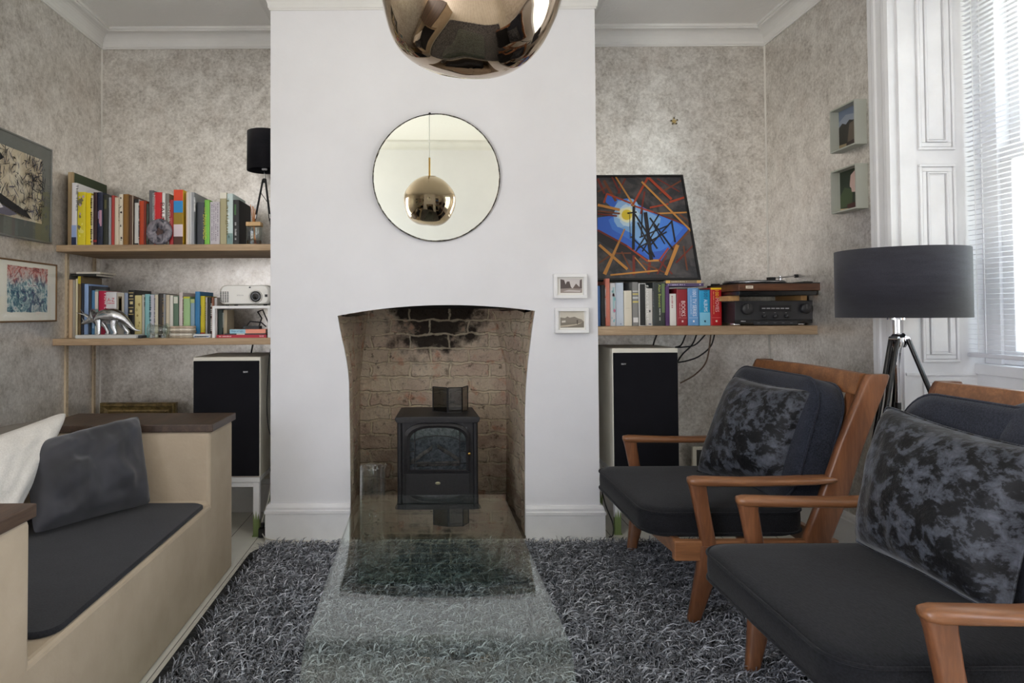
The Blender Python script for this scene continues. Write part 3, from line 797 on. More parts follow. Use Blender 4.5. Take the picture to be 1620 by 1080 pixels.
# ------------------------------------------------------------------ speakers on white stands
def speaker(u0, u1, vt, vg, vb, side, label, slabel):
    Y = 3.18; D = .37
    a = PX(u0, vt, Y); c = PX(u1, vb, Y); x0, x1, z1, z0 = a.x, c.x, a.z, c.z
    r = thing('loudspeaker', label, 'loudspeaker', ((x0 + x1) / 2, Y + D / 2, z0), 'cream floor loudspeakers')
    b = MB(); b.box((x0, Y + .008, z0), (x1, Y + D, z1), CREAMP); b.build('cabinet', r, bevel=.004)
    zg = PX(u0, vg, Y).z
    b = MB(); b.box((x0 + .004, Y, z0 + .006), (x1 - .004, Y + .010, zg), GRILLE); b.build('grille', r, bevel=.002)
    bx = x0 + (x1 - x0) * (.165 if side > 0 else .79); bz = z0 + (zg - z0) * .905
    b = MB(); b.box((bx - .012, Y - .002, bz - .004), (bx + .012, Y, bz + .004), BLACK)
    b.text('B&W', (bx, Y - .0025, bz), (1, 0, 0), (0, 0, 1), WHITEP, .021, .007); b.build('badge', r)
    s = thing('speaker_stand', slabel, 'stand', ((x0 + x1) / 2, Y + D / 2, 0), 'white stands with green feet')
    b = MB(); zt = z0 - .0005
    b.box((x0, Y, zt - .022), (x1, Y + D, zt), WHITEP); b.box((x0 + .003, Y + .004, zt - .045), (x1 - .003, Y + .022, zt - .022), WHITEP)
    b.box((x0 + .003, Y + D - .022, zt - .045), (x1 - .003, Y + D - .004, zt - .022), WHITEP); b.build('frame', s, bevel=.002)
    GREEN = mat((122, 140, 84), .6)
    for lx in (x0 + .018, x1 - .018):
        for ly in (Y + .018, Y + D - .018):
            b = MB(); zc = .078
            b.loft([hsect(lx, ly, z, .015, .015, pw=8) for z in (.0, zc)], GREEN, False)
            b.loft([hsect(lx, ly, z, .0152, .0152, pw=8) for z in (zc, zt - .022)], WHITEP, False)
            # jagged edge of the green paint
            for k in range(3):
                xx = lx - .0153 + .0102 * k
                b.add([(xx, ly - .0156, zc - .001), (xx + .0102, ly - .0156, zc - .001), (xx + .0051, ly - .0156, zc + .03 + .012 * (k % 2))], [(0, 1, 2)], GREEN)
            b.box((lx - .018, ly - .018, 0), (lx + .018, ly + .018, .004), GREEN)
            b.build('leg', s)
    return r
speaker(304.5, 411, 565, 571, 755, -1, 'cream loudspeaker with black grille in the left alcove beside the bench', 'white stand with green-dipped feet under the left alcove loudspeaker')
speaker(969, 1076, 551, 558, 744, 1, 'cream loudspeaker with black grille in the right alcove behind the armchair', 'white stand with green-dipped feet under the right alcove loudspeaker')

# ------------------------------------------------------------------ electric stove
yS, yE = 3.20, 3.52
def sx(u): return PX(u, 650, yS).x
xs0, xs1 = sx(628), sx(756); xc_ = (xs0 + xs1) / 2
zt_ = .545
st = thing('electric_stove', 'black cast stove with arched glazed door standing in the brick fireplace', 'stove', (xc_, 3.36, 0.012))
b = MB(); b.box((xs0, yS + .012, .03), (xs1, yE, zt_ - .025), STOVE)
for x in (xs0 + .012, xs1 - .012): b.tube([(x, yS + .014, .03), (x, yS + .014, zt_ - .03)], .012, STOVE, 10)
b.build('body', st, bevel=.004)
b = MB(); top_ = []
for k, z in ((1.0, zt_ - .025), (1.035, zt_ - .018), (1.05, zt_ - .006), (1.04, zt_), (.9, zt_ + .002)):
    hw_ = (xs1 - xs0) / 2 * k; top_.append([Vector((xc_ - hw_, yS - .012 * k, z)), Vector((xc_ + hw_, yS - .012 * k, z)), Vector((xc_ + hw_ * .93, yE, z)), Vector((xc_ - hw_ * .93, yE, z))])
b.loft(top_, STOVE, False); b.build('top_plate', st, bevel=.003)
for x in (xs0 + .03, xs1 - .03):
    for y in (yS + .05, yE - .04):
        b = MB(); b.lathe([(.02, .012), (.014, .032)], STOVE, (x, y, 0), 12, caps=True); b.build('foot', st)
def archpts(x0, x1, z0, z1, rise, n=14):
    """door outline: straight sides, arched top with rounded shoulders"""
    w = (x1 - x0) / 2; cx = (x0 + x1) / 2; pts = [(x0, z0), (x1, z0)]
    for i in range(n + 1):
        a = PI * i / n; pts.append((cx + w * (abs(math.cos(a)) ** .75) * (1 if math.cos(a) >= 0 else -1), z1 - rise + rise * math.sin(a) ** .8 if math.sin(a) > 0 else z1 - rise))
    return pts
dz = lambda v: PX(690, v, yS).z
d0, d1 = sx(639), sx(744)
zd0, zd1 = .06, dz(668)
dr = MB()
outp = archpts(d0, d1, dz(746), zd1, .075)
inp = archpts(sx(648), sx(737), dz(743), dz(676), .07)
n = len(outp); y = yS - .004
V3 = lambda p, yy: Vector((p[0], yy, p[1]))
for (ring0, y_0, ring1, y_1) in ((outp, yS + .012, outp, y), (outp, y, [((a[0] + c[0]) / 2, (a[1] + c[1]) / 2) for a, c in zip(outp, inp)], y - .008), ([((a[0] + c[0]) / 2, (a[1] + c[1]) / 2) for a, c in zip(outp, inp)], y - .008, inp, y), (inp, y, inp, yS + .010)):
    for i in range(n):
        j = (i + 1) % n; dr.quad([V3(ring0[i], y_0), V3(ring0[j], y_0), V3(ring1[j], y_1), V3(ring1[i], y_1)], STOVE)
door = dr.build('door', st)
b = MB(); b.quad([V3(p, yS + .004) for p in inp], m_clear((196, 200, 204), 4, .05, .0, 'stove_door_glass')); b.build('glass', door)
b = MB(); gb = lambda p0, p1: b.tube([p0, p1], .0022, STOVE, 6)
zz0, zz1 = dz(743), dz(700)
for u in (656, 727): gb((sx(u), yS + .001, zz0), (sx(u), yS + .001, dz(680)))
for v in (733, 714, 698): 
    gb((sx(648), yS + .001, dz(v)), (sx(656 if v < 733 else 737), yS + .001, dz(v))); gb((sx(727), yS + .001, dz(v)), (sx(737), yS + .001, dz(v)))
b.tube([(sx(656 + 71 * i / 12), yS + .001, dz(690) - .02 + .022 * math.sin(PI * i / 12) ** .6) for i in range(13)], .0022, STOVE, 6)
b.build('glazing_bar', door)
b = MB(); b.ball((sx(741.5), yS - .018, dz(716.5)), (.008, .008, .008), BRASS, 12, 8); b.tube([(sx(741.5), yS - .014, dz(716.5)), (sx(741.5), yS, dz(716.5))], .003, BRASS, 8); b.build('knob', door)
# fire bed seen through the glass
bed = MB(); bed.box((sx(646), yS + .011, dz(745)), (sx(739), yS + .0116, dz(676)), m_noise2((70, 74, 78), (120, 122, 124), 60, 'grey_fire_back', .9))
bed.build('fire_back', st)
LOG = m_noise2((52, 46, 42), (142, 132, 122), 30, 'charred_log', .8, (.35, .65), 5, .5, 0, (1, 1, 1), .4)
for a, c in (((649, 733), (684, 708)), ((692, 706), (729, 729)), ((660, 735), (728, 733))):
    b = MB(); p, q_ = PX(*a, yS), PX(*c, yS); pts = []; rs = []
    for i in range(8):
        t = i / 7; pp = p.lerp(q_, t); pts.append((pp.x, yS + .0075, pp.z + noise.noise(Vector((t * 5, a[0], 0))) * .004)); rs.append(.0055)
    secs = []
    for i, pp in enumerate(pts):
        k = .011 + .003 * noise.noise(Vector((i * .7, a[1], 2)))
        secs.append([Vector((pp[0], pp[1] + .0025 * math.cos(2 * PI * j / 10), pp[2] + k * math.sin(2 * PI * j / 10))) for j in range(10)])
    b.loft(secs, LOG, True); b.build('log', st)
b = MB(); b.box((d0 + .004, yS - .002, .05), (d1 - .004, yS + .012, dz(749)), STOVE); b.build('ash_panel', st, bevel=.003)
b = MB(); b.ball((sx(692), yS - .003, dz(764)), (.0125, .003, .0075), mat((150, 146, 118), .35, .6), 18, 8); b.build('badge', st)
# folding screen on the stove
fs = thing('folding_spark_screen', 'small folding black metal screen standing on the stove top', 'screen', (sx(712), 3.36, zt_ + .002))
DARKG = m_clear((96, 98, 96), 3, .05, .1, 'smoked_mesh_glass')
zz = zt_ + .0035; H = .118
pp = [(PX(685, 640, 3.33).x, 3.345), (PX(707.5, 640, 3.30).x, 3.295), (PX(709, 640, 3.30).x, 3.297), (PX(731, 640, 3.31).x, 3.305), (PX(740.5, 640, 3.36).x, 3.385)]
for (a, c) in ((pp[0], pp[1]), (pp[2], pp[3]), (pp[3], pp[4])):
    A = Vector((a[0], a[1], zz)); Cc = Vector((c[0], c[1], zz)); up = Vector((0, 0, H))
    b = MB(); g0 = (Cc - A) * .04
    for s, e in ((A, A + up), (Cc, Cc + up), (A, Cc), (A + up, Cc + up)): b.tube([s + Vector((0, 0, .003)), e + Vector((0, 0, .003))], .0026, BLACK, 6)
    o = b.build('panel_frame', fs)
    b = MB(); b.quad([A, Cc, Cc + up, A + up], DARKG); b.build('panel', o)
# tall glass vase left of the stove
b = MB(); c = PX(589, 780, 3.05)
GL2 = m_clear((251, 252, 252), 3.2, .06, 0, 'vase_glass')
b.lathe([(.001, .018), (.05, .018), (.0545, .03), (.056, .20), (.054, .34), (.056, .352), (.053, .352), (.051, .34), (.053, .20), (.051, .034), (.001, .03)], GL2, (c.x, 3.05, 0), 40)
for k in range(3):
    a = -2.4 + k * 1.3; b.tube([(c.x + .055 * math.cos(a), 3.05 + .055 * math.sin(a), .03), (c.x + .0555 * math.cos(a), 3.05 + .0555 * math.sin(a), .34), (c.x + .061 * math.cos(a), 3.05 + .061 * math.sin(a), .362), (c.x + .066 * math.cos(a), 3.05 + .066 * math.sin(a), .352)], .004, GL2, 8)
o = b.build('glass_vase', origin=(c.x, 3.05, .012)); tag(o, 'tall clear glass vase on the hearth left of the stove', 'vase')

# ------------------------------------------------------------------ round mirror
mx = Vector((0.024, -0.999, -0.038)).normalized()
cm = PX(690.5, 281, YF - .022); R0 = 101.5 * 3.118 / 1080
ex = Vector((0, 0, 1)).cross(mx).normalized() * -1; ey = mx.cross(ex) * -1
if ey.z < 0: ey = -ey
ex = ey.cross(mx)
MM = Matrix(((ex.x, ey.x, mx.x, cm.x), (ex.y, ey.y, mx.y, cm.y), (ex.z, ey.z, mx.z, cm.z), (0, 0, 0, 1)))
mr = thing('round_mirror', 'round frameless mirror with worn dark edge on the white chimney breast', 'mirror', cm)
m, nt, bs = base('mirror_silver'); bs.inputs['Base Color'].default_value = lin((216, 219, 210)); bs.inputs['Metallic'].default_value = 1; bs.inputs['Roughness'].default_value = 0.0
b = MB(); k = 96; b.add([MM @ Vector((R0 * .985 * math.cos(2 * PI * i / k), R0 * .985 * math.sin(2 * PI * i / k), .003)) for i in range(k)], [tuple(range(k))], m); b.build('mirror_glass', mr)
b = MB(); EDGE = m_noise2((34, 32, 28), (120, 116, 104), 60, 'worn_silver_edge', .3, (.45, .6), 4, .5, .5)
ringp = []
for rr, z in ((.5, -.003), (1, -.003), (1, .002), (.993, .0032)):
    ringp.append([MM @ Vector((R0 * rr * math.cos(2 * PI * i / k), R0 * rr * math.sin(2 * PI * i / k), z)) for i in range(k)])
wear = []
for i in range(k * 1):
    a = 2 * PI * i / k; d = .984 - .012 * max(0, noise.noise(Vector((math.cos(a) * 6, math.sin(a) * 6, 1)))) - .004 * random.random()
    wear.append(MM @ Vector((R0 * d * math.cos(a), R0 * d * math.sin(a), .0034)))
ringp.append(wear)
b.loft(ringp, EDGE, False, False); b.build('mirror_edge', mr)
b = MB(); p = MM @ Vector((-.03, R0 * .995, .003)); b.ball(p, (.006, .006, .006), BLACK, 10, 6); b.build('hanging_clip', mr)

# ------------------------------------------------------------------ pendant lamp
m, nt, bs = base('gilded_mirror_shade'); bs.inputs['Base Color'].default_value = lin((182, 162, 138)); bs.inputs['Metallic'].default_value = 1; bs.inputs['Roughness'].default_value = .03
lp = Vector((.086, 1.364, 1.70)); D = .3776
pd = thing('pendant_lamp', 'gold mirrored globe pendant lamp hanging from the ceiling', 'pendant lamp', (lp.x, lp.y, lp.z - .189))
b = MB(); secs = []; nn_ = 64
prof = []
for i in range(33):
    a = -PI / 2 + .03 + (PI - .03 - .30) * i / 32
    r = math.cos(a); z = math.sin(a)
    if z > 0: r *= 1 - .10 * z * z; z *= .93
    prof.append((r, z))
for r, z in prof:
    q = []
    for j in range(nn_):
        a = 2 * PI * j / nn_; d = Vector((r * math.cos(a), r * math.sin(a), z))
        amp = .035 + .05 * max(0, -z)
        w_ = 1 + amp * noise.noise(d * 1.25 + Vector((4.1, 2.2, .7))) + .015 * noise.noise(d * 2.6 + Vector((1, 7, 3)))
        q.append(lp + d * (D / 2) * w_)
    secs.append(q)
b.loft(secs, m, True, True); b.build('shade', pd)
ztop = lp.z + D / 2 * .93 * math.sin(PI / 2 - .30)
b = MB(); b.lathe([(.052, ztop - .012), (.05, ztop + .002), (.012, ztop + .006)], m_noise2((150, 122, 78), (176, 146, 96), 10, 'brass_collar', .25, metal=1.0), (lp.x, lp.y, 0), 32, caps=True); b.build('collar', pd)
b = MB(); b.tube([(lp.x, lp.y, ztop), (lp.x, lp.y, ztop + .135)], .0065, BRASS, 12); b.build('stem', pd)
b = MB(); b.tube([(lp.x, lp.y, ztop + .135), (lp.x, lp.y, ZC - .01)], .0025, WHITEP, 8); b.build('cord', pd)
b = MB(); b.lathe([(.05, ZC - .03), (.055, ZC - .001)], WHITEP, (lp.x, lp.y, 0), 28, caps=True); b.build('ceiling_rose', pd)

# ------------------------------------------------------------------ tripod floor lamp
fx, fy = 1.67, 2.42
zb_ = PX(1425, 502, fy).z; ztp = PX(1425, 396, fy).z; rr_ = .203
fl_ = thing('floor_lamp', 'tripod floor lamp with wide charcoal drum shade beside the window', 'floor lamp', (fx, fy, 0))
b = MB(); c = (fx, fy, 0)
b.lathe([(rr_ - .003, zb_ + .002), (rr_, zb_), (rr_, ztp), (rr_ - .003, ztp), (rr_ - .004, ztp - .004), (rr_ - .004, zb_ + .004)], FSHADE, c, 64); b.build('lamp_shade', fl_)
b = MB()
for a in (0, 2 * PI / 3, 4 * PI / 3): b.tube([(fx + .02 * math.cos(a), fy + .02 * math.sin(a), zb_ + .03), (fx + (rr_ - .005) * math.cos(a), fy + (rr_ - .005) * math.sin(a), zb_ + .03)], .003, CHROME, 6)
b.build('shade_carrier', fl_)
b = MB(); b.tube([(fx - .018, fy, zb_ - .125), (fx - .018, fy, zb_ + .05)], .011, CHROME, 14); b.tube([(fx - .018, fy, zb_ - .30), (fx - .018, fy, zb_ - .10)], .0075, CHROME, 12)
b.tube([(fx - .018, fy, zb_ - .325), (fx - .018, fy, zb_ - .30)], .010, BLACK, 12); b.lathe([(.028, -.01), (.028, 0)], CHROME, (fx - .018, fy, zb_ + .002), 20, caps=True); b.build('column', fl_)
hub = Vector((fx - .01, fy, zb_ - .075))
b = MB(); b.lathe([(.02, -.03), (.024, -.02), (.024, .01), (.016, .02)], CHROME, hub, 18, caps=True); b.build('hub', fl_)
for ft in ((1.375, 2.285), (1.93, 2.22), (1.735, 2.69)):
    foot = Vector((ft[0], ft[1], .0)); d = (foot - hub); hd = Vector((d.x, d.y, 0)).normalized(); st0 = hub + hd * .026
    sd = Vector((-hd.y, hd.x, 0)) * .012
    kn = st0.lerp(foot, .62)
    b = MB()
    for s in (-1, 1): b.tube([st0 + sd * s, kn + sd * s * .8], .0075, BLACKG, 8)
    b.tube([kn - d * .03, kn + d * .035], .016, BLACK, 10); b.tube([kn, foot], .0065, BLACKG, 8); b.tube([foot.lerp(kn, .02), foot], .009, BLACK, 8)
    b.tube([kn.lerp(st0, .03) + sd, kn.lerp(st0, .03) - sd], .009, CHROME, 8); b.tube([st0 + sd * 1.3, st0 - sd * 1.3], .009, CHROME, 8)
    b.build('leg', fl_)
    b = MB(); b.tube([st0.lerp(foot, .5), Vector((hub.x, hub.y, st0.lerp(foot, .5).z - .03))], .003, CHROME, 6); b.build('brace', fl_)
# ================================================================== SHELVES AND WHAT STANDS ON THEM
zu, zl, zr = 1.355, .920, .963
b = MB()
def plank(b, x0, x1, y0, y1, z0, z1, mt, wob=0.0, n=24):
    secs = []
    for i in range(n + 1):
        x = x0 + (x1 - x0) * i / n; w = wob * noise.noise(Vector((x * 5, 1, 2))); w2 = wob * noise.noise(Vector((x * 6, 7, 2)))
        secs.append([Vector((x, y0 + w, z0 + w2 * .5)), Vector((x, y1, z0)), Vector((x, y1, z1)), Vector((x, y0 + w, z1))])
    b.loft(secs, mt, False)
plank(b, XL + .001, BL - .001, 3.165, YB - .001, zu - .031, zu, OAK); o = b.build('shelf', bevel=.003, origin=(-1.2, 3.4, zu - .03))
tag(o, 'upper oak shelf in the left alcove holding the taller books', 'shelf', 'wooden alcove shelves')
b = MB(); plank(b, XL + .001, BL - .001, 3.14, YB - .001, zl - .031, zl, OAK); o = b.build('shelf', bevel=.003, origin=(-1.2, 3.4, zl - .03))
tag(o, 'lower oak shelf in the left alcove holding the dinosaur and projector', 'shelf', 'wooden alcove shelves')
b = MB(); plank(b, BR + .002, XR - .001, 3.145, YB - .001, zr - .040, zr, RSAWN, .004); o = b.build('shelf', bevel=.003, origin=(1.3, 3.4, zr - .04))
tag(o, 'rough-sawn thick wooden shelf in the right alcove holding the hi-fi', 'shelf', 'wooden alcove shelves')
# slotted uprights on the left wall
UP = mat((196, 178, 150), .5)
for u, lab in ((103.5, 'slotted metal shelf upright on the left wall nearer the framed pictures'), (147, 'slotted metal shelf upright on the left wall nearer the alcove corner')):
    y = PXx(u, 560, XL).y; b = MB()
    # channel: two rails joined by rungs, so the slots are real holes
    for dy in (-.010, .006): b.box((XL, y + dy, .42), (XL + .010, y + dy + .005, zl - .032), UP); b.box((XL, y + dy, zl + .001), (XL + .010, y + dy + .005, zu - .032), UP)
    z = .43
    while z < 1.31:
        if not (zl - .045 < z < zl + .004): b.box((XL, y - .006, z), (XL + .009, y + .007, z + .013), UP)
        z += .025
    b.box((XL, y - .006, .42), (XL + .003, y + .007, zl - .032), BLACK); b.box((XL, y - .006, zl + .001), (XL + .003, y + .007, zu - .032), BLACK)
    o = b.build('shelf_upright', origin=(XL, y, .42)); tag(o, lab, 'shelf upright', 'slotted shelf uprights')

C = lambda *c: mat(c, .55)
def book(u0, u1, vt, Y, z0, depth, col, label, text=(), bands=(), group='', pages=True, spots=None, rough=.5, back=0.0):
    a = PX(u0, vt, Y); c = PX(u1, vt, Y); x0, x1 = a.x + .0004, c.x - .0004; z1 = PX((u0 + u1) / 2, vt, Y).z
    z1 = CAM.z + (z1 - CAM.z) * (Y + back) / Y; Y += back
    cov = mat(col, rough) if isinstance(col, tuple) else col
    w = x1 - x0; h = z1 - z0; t = min(.0028, w * .16); b = MB()
    y1 = Y + depth
    # gently rounded spine with two boards
    sec = lambda z: [Vector((x0, y1, z)), Vector((x0, Y + .003, z)), Vector((x0 + w * .08, Y + .0008, z)), Vector((x0 + w * .3, Y, z)), Vector((x1 - w * .3, Y, z)), Vector((x1 - w * .08, Y + .0008, z)), Vector((x1, Y + .003, z)), Vector((x1, y1, z)),
                     Vector((x1 - t, y1, z)), Vector((x1 - t, Y + .004, z)), Vector((x0 + t, Y + .004, z)), Vector((x0 + t, y1, z))]
    b.loft([sec(z0), sec(z1)], cov, False, False)
    for z in (z0, z1):
        s = sec(z); b.add(s, [(0, 1, 10, 11), (1, 2, 3, 4, 5, 6, 9, 10), (6, 7, 8, 9)], cov)
    ys = Y - .0004
    for f0, f1, bc, *e in bands:      # f from the bottom of the spine
        e0, e1 = e if e else (0.02, .98)
        b.quad([(x0 + w * e0, ys, z0 + h * f0), (x0 + w * e1, ys, z0 + h * f0), (x0 + w * e1, ys, z0 + h * f1), (x0 + w * e0, ys, z0 + h * f1)], mat(bc, rough))
    for s, f0, f1, tc, *e in text:    # lettering reading down the spine between fractions f1 (top) and f0
        k, off_ = (e + [.6, 0])[:2] if len(e) < 2 else e[:2]
        b.text(s, ((x0 + x1) / 2 + off_ * w, ys - .0004, z0 + h * (f0 + f1) / 2), (0, 0, -1), (1, 0, 0), mat(tc, .5), length=h * (f1 - f0), height=w * k)
    if spots:
        n_, cols, seed = spots; rnd = random.Random(seed)
        for i in range(n_):
            cx, cz, r = x0 + w * rnd.uniform(.2, .8), z0 + h * rnd.uniform(.06, .94), w * rnd.uniform(.1, .26)
            k = 9; b.add([(min(x1 - .0006, max(x0 + .0006, cx + r * rnd.uniform(.6, 1.2) * math.cos(2 * PI * j / k))), ys - .0001 * (i % 3), cz + r * rnd.uniform(.8, 1.9) * math.sin(2 * PI * j / k)) for j in range(k)], [tuple(range(k))], mat(rnd.choice(cols), .5))
    o = b.build('book', origin=((x0 + x1) / 2, Y, z0)); tag(o, label, 'book', group)
    if pages:
        p = MB(); p.box((x0 + t, Y + .006, z0 + .003), (x1 - t, y1 - .003, z1 - .003), PAGES); p.build('page_block', o)
    return o

# ---------------------------------------------------------------- upper left shelf
G1 = 'books on the upper left shelf'; YS = 3.185
# green board with pale wooden edge against the wall
a0, a1 = PX(107.5, 272, 3.225), PX(118, 272, 3.225)
gb_ = thing('framed_board', 'green board in a pale wooden frame leaning at the left end of the upper shelf', 'board', (a0.x, 3.3, zu))
b = MB(); b.box((a0.x, 3.225, zu), (a1.x - .006, 3.56, a0.z), m_wood((150, 126, 92), (192, 170, 134), 'z', 5, .6, 'pale_frame_wood')); b.build('frame', gb_, bevel=.002)
b = MB(); b.box((a1.x - .006, 3.235, zu), (a1.x - .003, 3.555, a0.z - .002), mat((60, 72, 48), .7)); b.build('panel', gb_)
book(113.4, 121.6, 289, YS, zu, .27, (228, 226, 228), 'tall white atlas with grey lettering beside the green framed board', [('THE TIMES', .55, .97, (96, 92, 110), .5)], [(.0, .13, (34, 44, 78)), (.13, .32, (152, 172, 214))], G1)
book(122.4, 135, 303.5, YS, zu, .21, (222, 206, 46), 'yellow book with grey and purple flower spots on its spine', [], [], G1, spots=(14, ((120, 112, 84), (170, 150, 140), (196, 170, 190), (236, 226, 120)), 3))
book(135, 144, 305, YS, zu, .20, (240, 214, 12), 'bright yellow book with small black lettering down the spine', [('~26', .05, .90, (74, 62, 10), .42)], [], G1)
book(144, 147.4, 309, YS, zu, .20, (214, 204, 180), 'thin cream book squeezed between bright yellow and dark maroon spines', [], [], G1)
book(147.6, 153.6, 304, YS, zu, .20, (52, 24, 28), 'dark maroon book next to the navy one with a pink figure', [('MAROON', .35, .8, (120, 60, 60), .4)][0:0], [(.06, .10, (170, 40, 40))], G1)
book(153.8, 162.6, 304, YS, zu, .21, (30, 36, 62), 'dark navy book with a pale pink figure on its spine', [], [(.36, .66, (196, 150, 170), .35, .85), (.50, .64, (150, 140, 180), .15, .45)], G1, spots=(5, ((46, 56, 92), (20, 22, 34)), 8))
book(163, 171, 308, YS, zu, .2, (40, 42, 32), 'blackish olive book with faint gold lettering at top', [('OLIVE', .7, .93, (150, 142, 92), .5)][0:0], [(.72, .90, (96, 94, 60), .3, .7)], G1)
book(171.4, 176, 312, YS, zu, .19, (148, 152, 158), 'thin pale grey book left of the thin red one', [], [], G1)
book(176.2, 181, 309, YS, zu, .19, (178, 62, 56), 'thin faded red book left of the two cream spines', [], [], G1)
book(181.2, 188, 312, YS, zu, .2, (216, 202, 180), 'plain cream book with faint lettering right of the thin faded red one', [('~12', .5, .85, (150, 134, 112), .35)], [], G1)
book(188.2, 194.4, 307, YS, zu, .2, (222, 212, 192), 'cream book with small black bird marks down its spine', [], [], G1, spots=(9, ((30, 26, 24), (60, 52, 46)), 12))
book(194.6, 204, 307, YS, zu, .21, (140, 100, 42), 'golden brown hardback standing right of the cream spines', [], [(.0, 1, (112, 78, 34), .82, .98)], G1)
book(204.2, 211, 309, YS, zu, .21, (92, 66, 52), 'dull brown hardback right of the golden brown one', [], [(.0, 1, (200, 190, 170), .84, .98)], G1)
book(212.5, 219.8, 315, YS, zu, .19, (206, 204, 200), 'white paperback with small dark lettering left of the orange-red book', [('~26', .12, .86, (44, 42, 44), .45)], [(.92, 1.0, (30, 26, 26)), (.0, .04, (40, 40, 40))], G1)
book(220, 230.6, 317.5, YS, zu, .2, (186, 66, 26), 'orange-red book right of the white paperback with small lettering', [], [(0, 1, (120, 34, 24), .74, .98)], G1)
book(231, 235.2, 322, YS, zu, .18, (52, 60, 52), 'thin dark grey-green book partly behind the agate slice', [], [(.1, .4, (90, 98, 88), .2, .8)], G1)
book(235.5, 243.2, 301, YS, zu, .21, (98, 98, 102), 'tall grey book with white lettering behind the agate slice', [('UNSEEN LONDON', .42, .95, (222, 222, 222), .55)], [], G1)
book(243.4, 256, 304, YS, zu, .22, (206, 28, 36), 'thick bright red book with dark lettering behind the agate slice', [('BAUHAUS', .12, .8, (92, 14, 22), .52)], [], G1)
book(256.2, 261.4, 305, YS, zu, .22, (232, 230, 228), 'thin white book right of the thick bright red one', [], [(.38, .52, (190, 40, 44), .2, .8)], G1)
book(261.6, 267.4, 306, YS, zu, .22, (128, 124, 118), 'grey book with white lettering left of a thin dark red spine', [('CENTURY', .38, .82, (226, 222, 214), .6)], [], G1)
book(267.8, 274.6, 316, YS, zu, .2, (164, 36, 40), 'small dark red book left of the multicoloured block spine', [('RED', .3, .6, (214, 130, 120), .4)][0:0], [(.42, .6, (196, 96, 92), .35, .6)], G1)
mb_ = [(.80, 1.0, (222, 70, 30)), (.585, .80, (36, 140, 206)), (.37, .585, (150, 122, 14)), (.15, .37, (222, 206, 210)), (0, .15, (70, 36, 14))]
o = book(274.8, 289.6, 300, YS, zu, .20, (232, 190, 40), 'thick book with big orange, blue, gold and white blocks on the spine', [], [(f0, f1, c_, 0, 1) for f0, f1, c_ in mb_], G1)
book(294.6, 301, 304, YS, zu, .22, (206, 202, 196), 'pale grey book right of the multicoloured block spine', [], [(0, 1, (222, 200, 178), .0, .35)], G1)
book(301.2, 307.4, 304, YS, zu, .23, (150, 152, 156), 'tall mid-grey book with white lettering left of the yellow-lettered one', [('~12', .62, .93, (232, 232, 232), .5)], [(0, 1, (222, 222, 224), .0, .25)], G1)
book(311.5, 323, 320, YS, zu, .19, (58, 62, 70), 'dark grey book with large yellow lettering', [('ZAHA HADID', .12, .72, (214, 206, 84), .45), ('~8', .74, .9, (176, 172, 96), .3)], [], G1)
book(323.3, 331.6, 316, YS, zu, .2, (122, 190, 70), 'plain lime green book on the upper left shelf', [], [], G1)
book(331.9, 347.5, 319, YS, zu, .18, (196, 190, 196), 'wide pale lilac-grey book with rows of tiny lettering', [('~38', .08, .96, (96, 84, 104), .09, -.28), ('~39', .1, .96, (96, 84, 104), .09, -.08), ('~40', .08, .94, (96, 84, 104), .09, .12), ('~36', .2, .96, (96, 84, 104), .09, .32)], [], G1)
book(347.8, 358.6, 304.5, YS, zu, .22, (172, 164, 128), 'tall olive-cream book with large olive lettering and white top', [('Lartigue', .18, .85, (116, 110, 66), .55)], [(.885, 1.0, (232, 228, 214))], G1)
book(358.9, 368.4, 306, YS, zu, .22, (198, 214, 212), 'pale blue-white book between the olive-lettered and black ones', [], [(0, .22, (120, 150, 146))], G1, spots=(4, ((226, 236, 234), (160, 186, 182)), 4))
book(368.8, 378.4, 316, YS, zu, .21, (24, 25, 26), 'black book with small green mark beside the reed diffuser', [('~16', .1, .5, (196, 196, 196), .35, -.1)], [(.66, .9, (58, 104, 54), .2, .5)], G1)

# agate slice
c = PX(252.5, 367.5, 3.172); R_ = 20.5 * 3.172 / 1080
AG = m_noise2((52, 54, 64), (150, 142, 150), 26, 'banded_agate', .25, (.35, .7), 4, 2.0)
HOLE = m_noise2((48, 26, 22), (92, 60, 52), 60, 'agate_cavity', .4)
ag = thing('agate_slice', 'round blue-grey agate slice with dark hollow standing before the red book', 'agate slice', (c.x, 3.172, zu))
b = MB(); k = 40; secs = []
def agr(a): return R_ * (1 + .05 * noise.noise(Vector((math.cos(a) * 1.3, math.sin(a) * 1.3, 3))))
def hol(a): return R_ * .30 * (1 + .5 * noise.noise(Vector((math.cos(a) * 1.2, math.sin(a) * 1.2, 9))))
cz = zu + R_ * .985
for rf, y in ((hol, 3.180), (hol, 3.166), (lambda a: agr(a) * .9, 3.163), (agr, 3.167), (agr, 3.178), (lambda a: agr(a) * .9, 3.181), (hol, 3.180)):
    secs.append([Vector((c.x + rf(2 * PI * i / k) * math.cos(2 * PI * i / k), y - .004, max(zu, cz + rf(2 * PI * i / k) * math.sin(2 * PI * i / k)))) for i in range(k)])
b.loft(secs, AG, True, False); b.build('slice', ag)
b = MB(); b.add([Vector((c.x + hol(2 * PI * i / k) * 1.05 * math.cos(2 * PI * i / k), 3.174, cz + hol(2 * PI * i / k) * 1.05 * math.sin(2 * PI * i / k))) for i in range(k)], [tuple(range(k))], HOLE); b.build('hollow', ag)

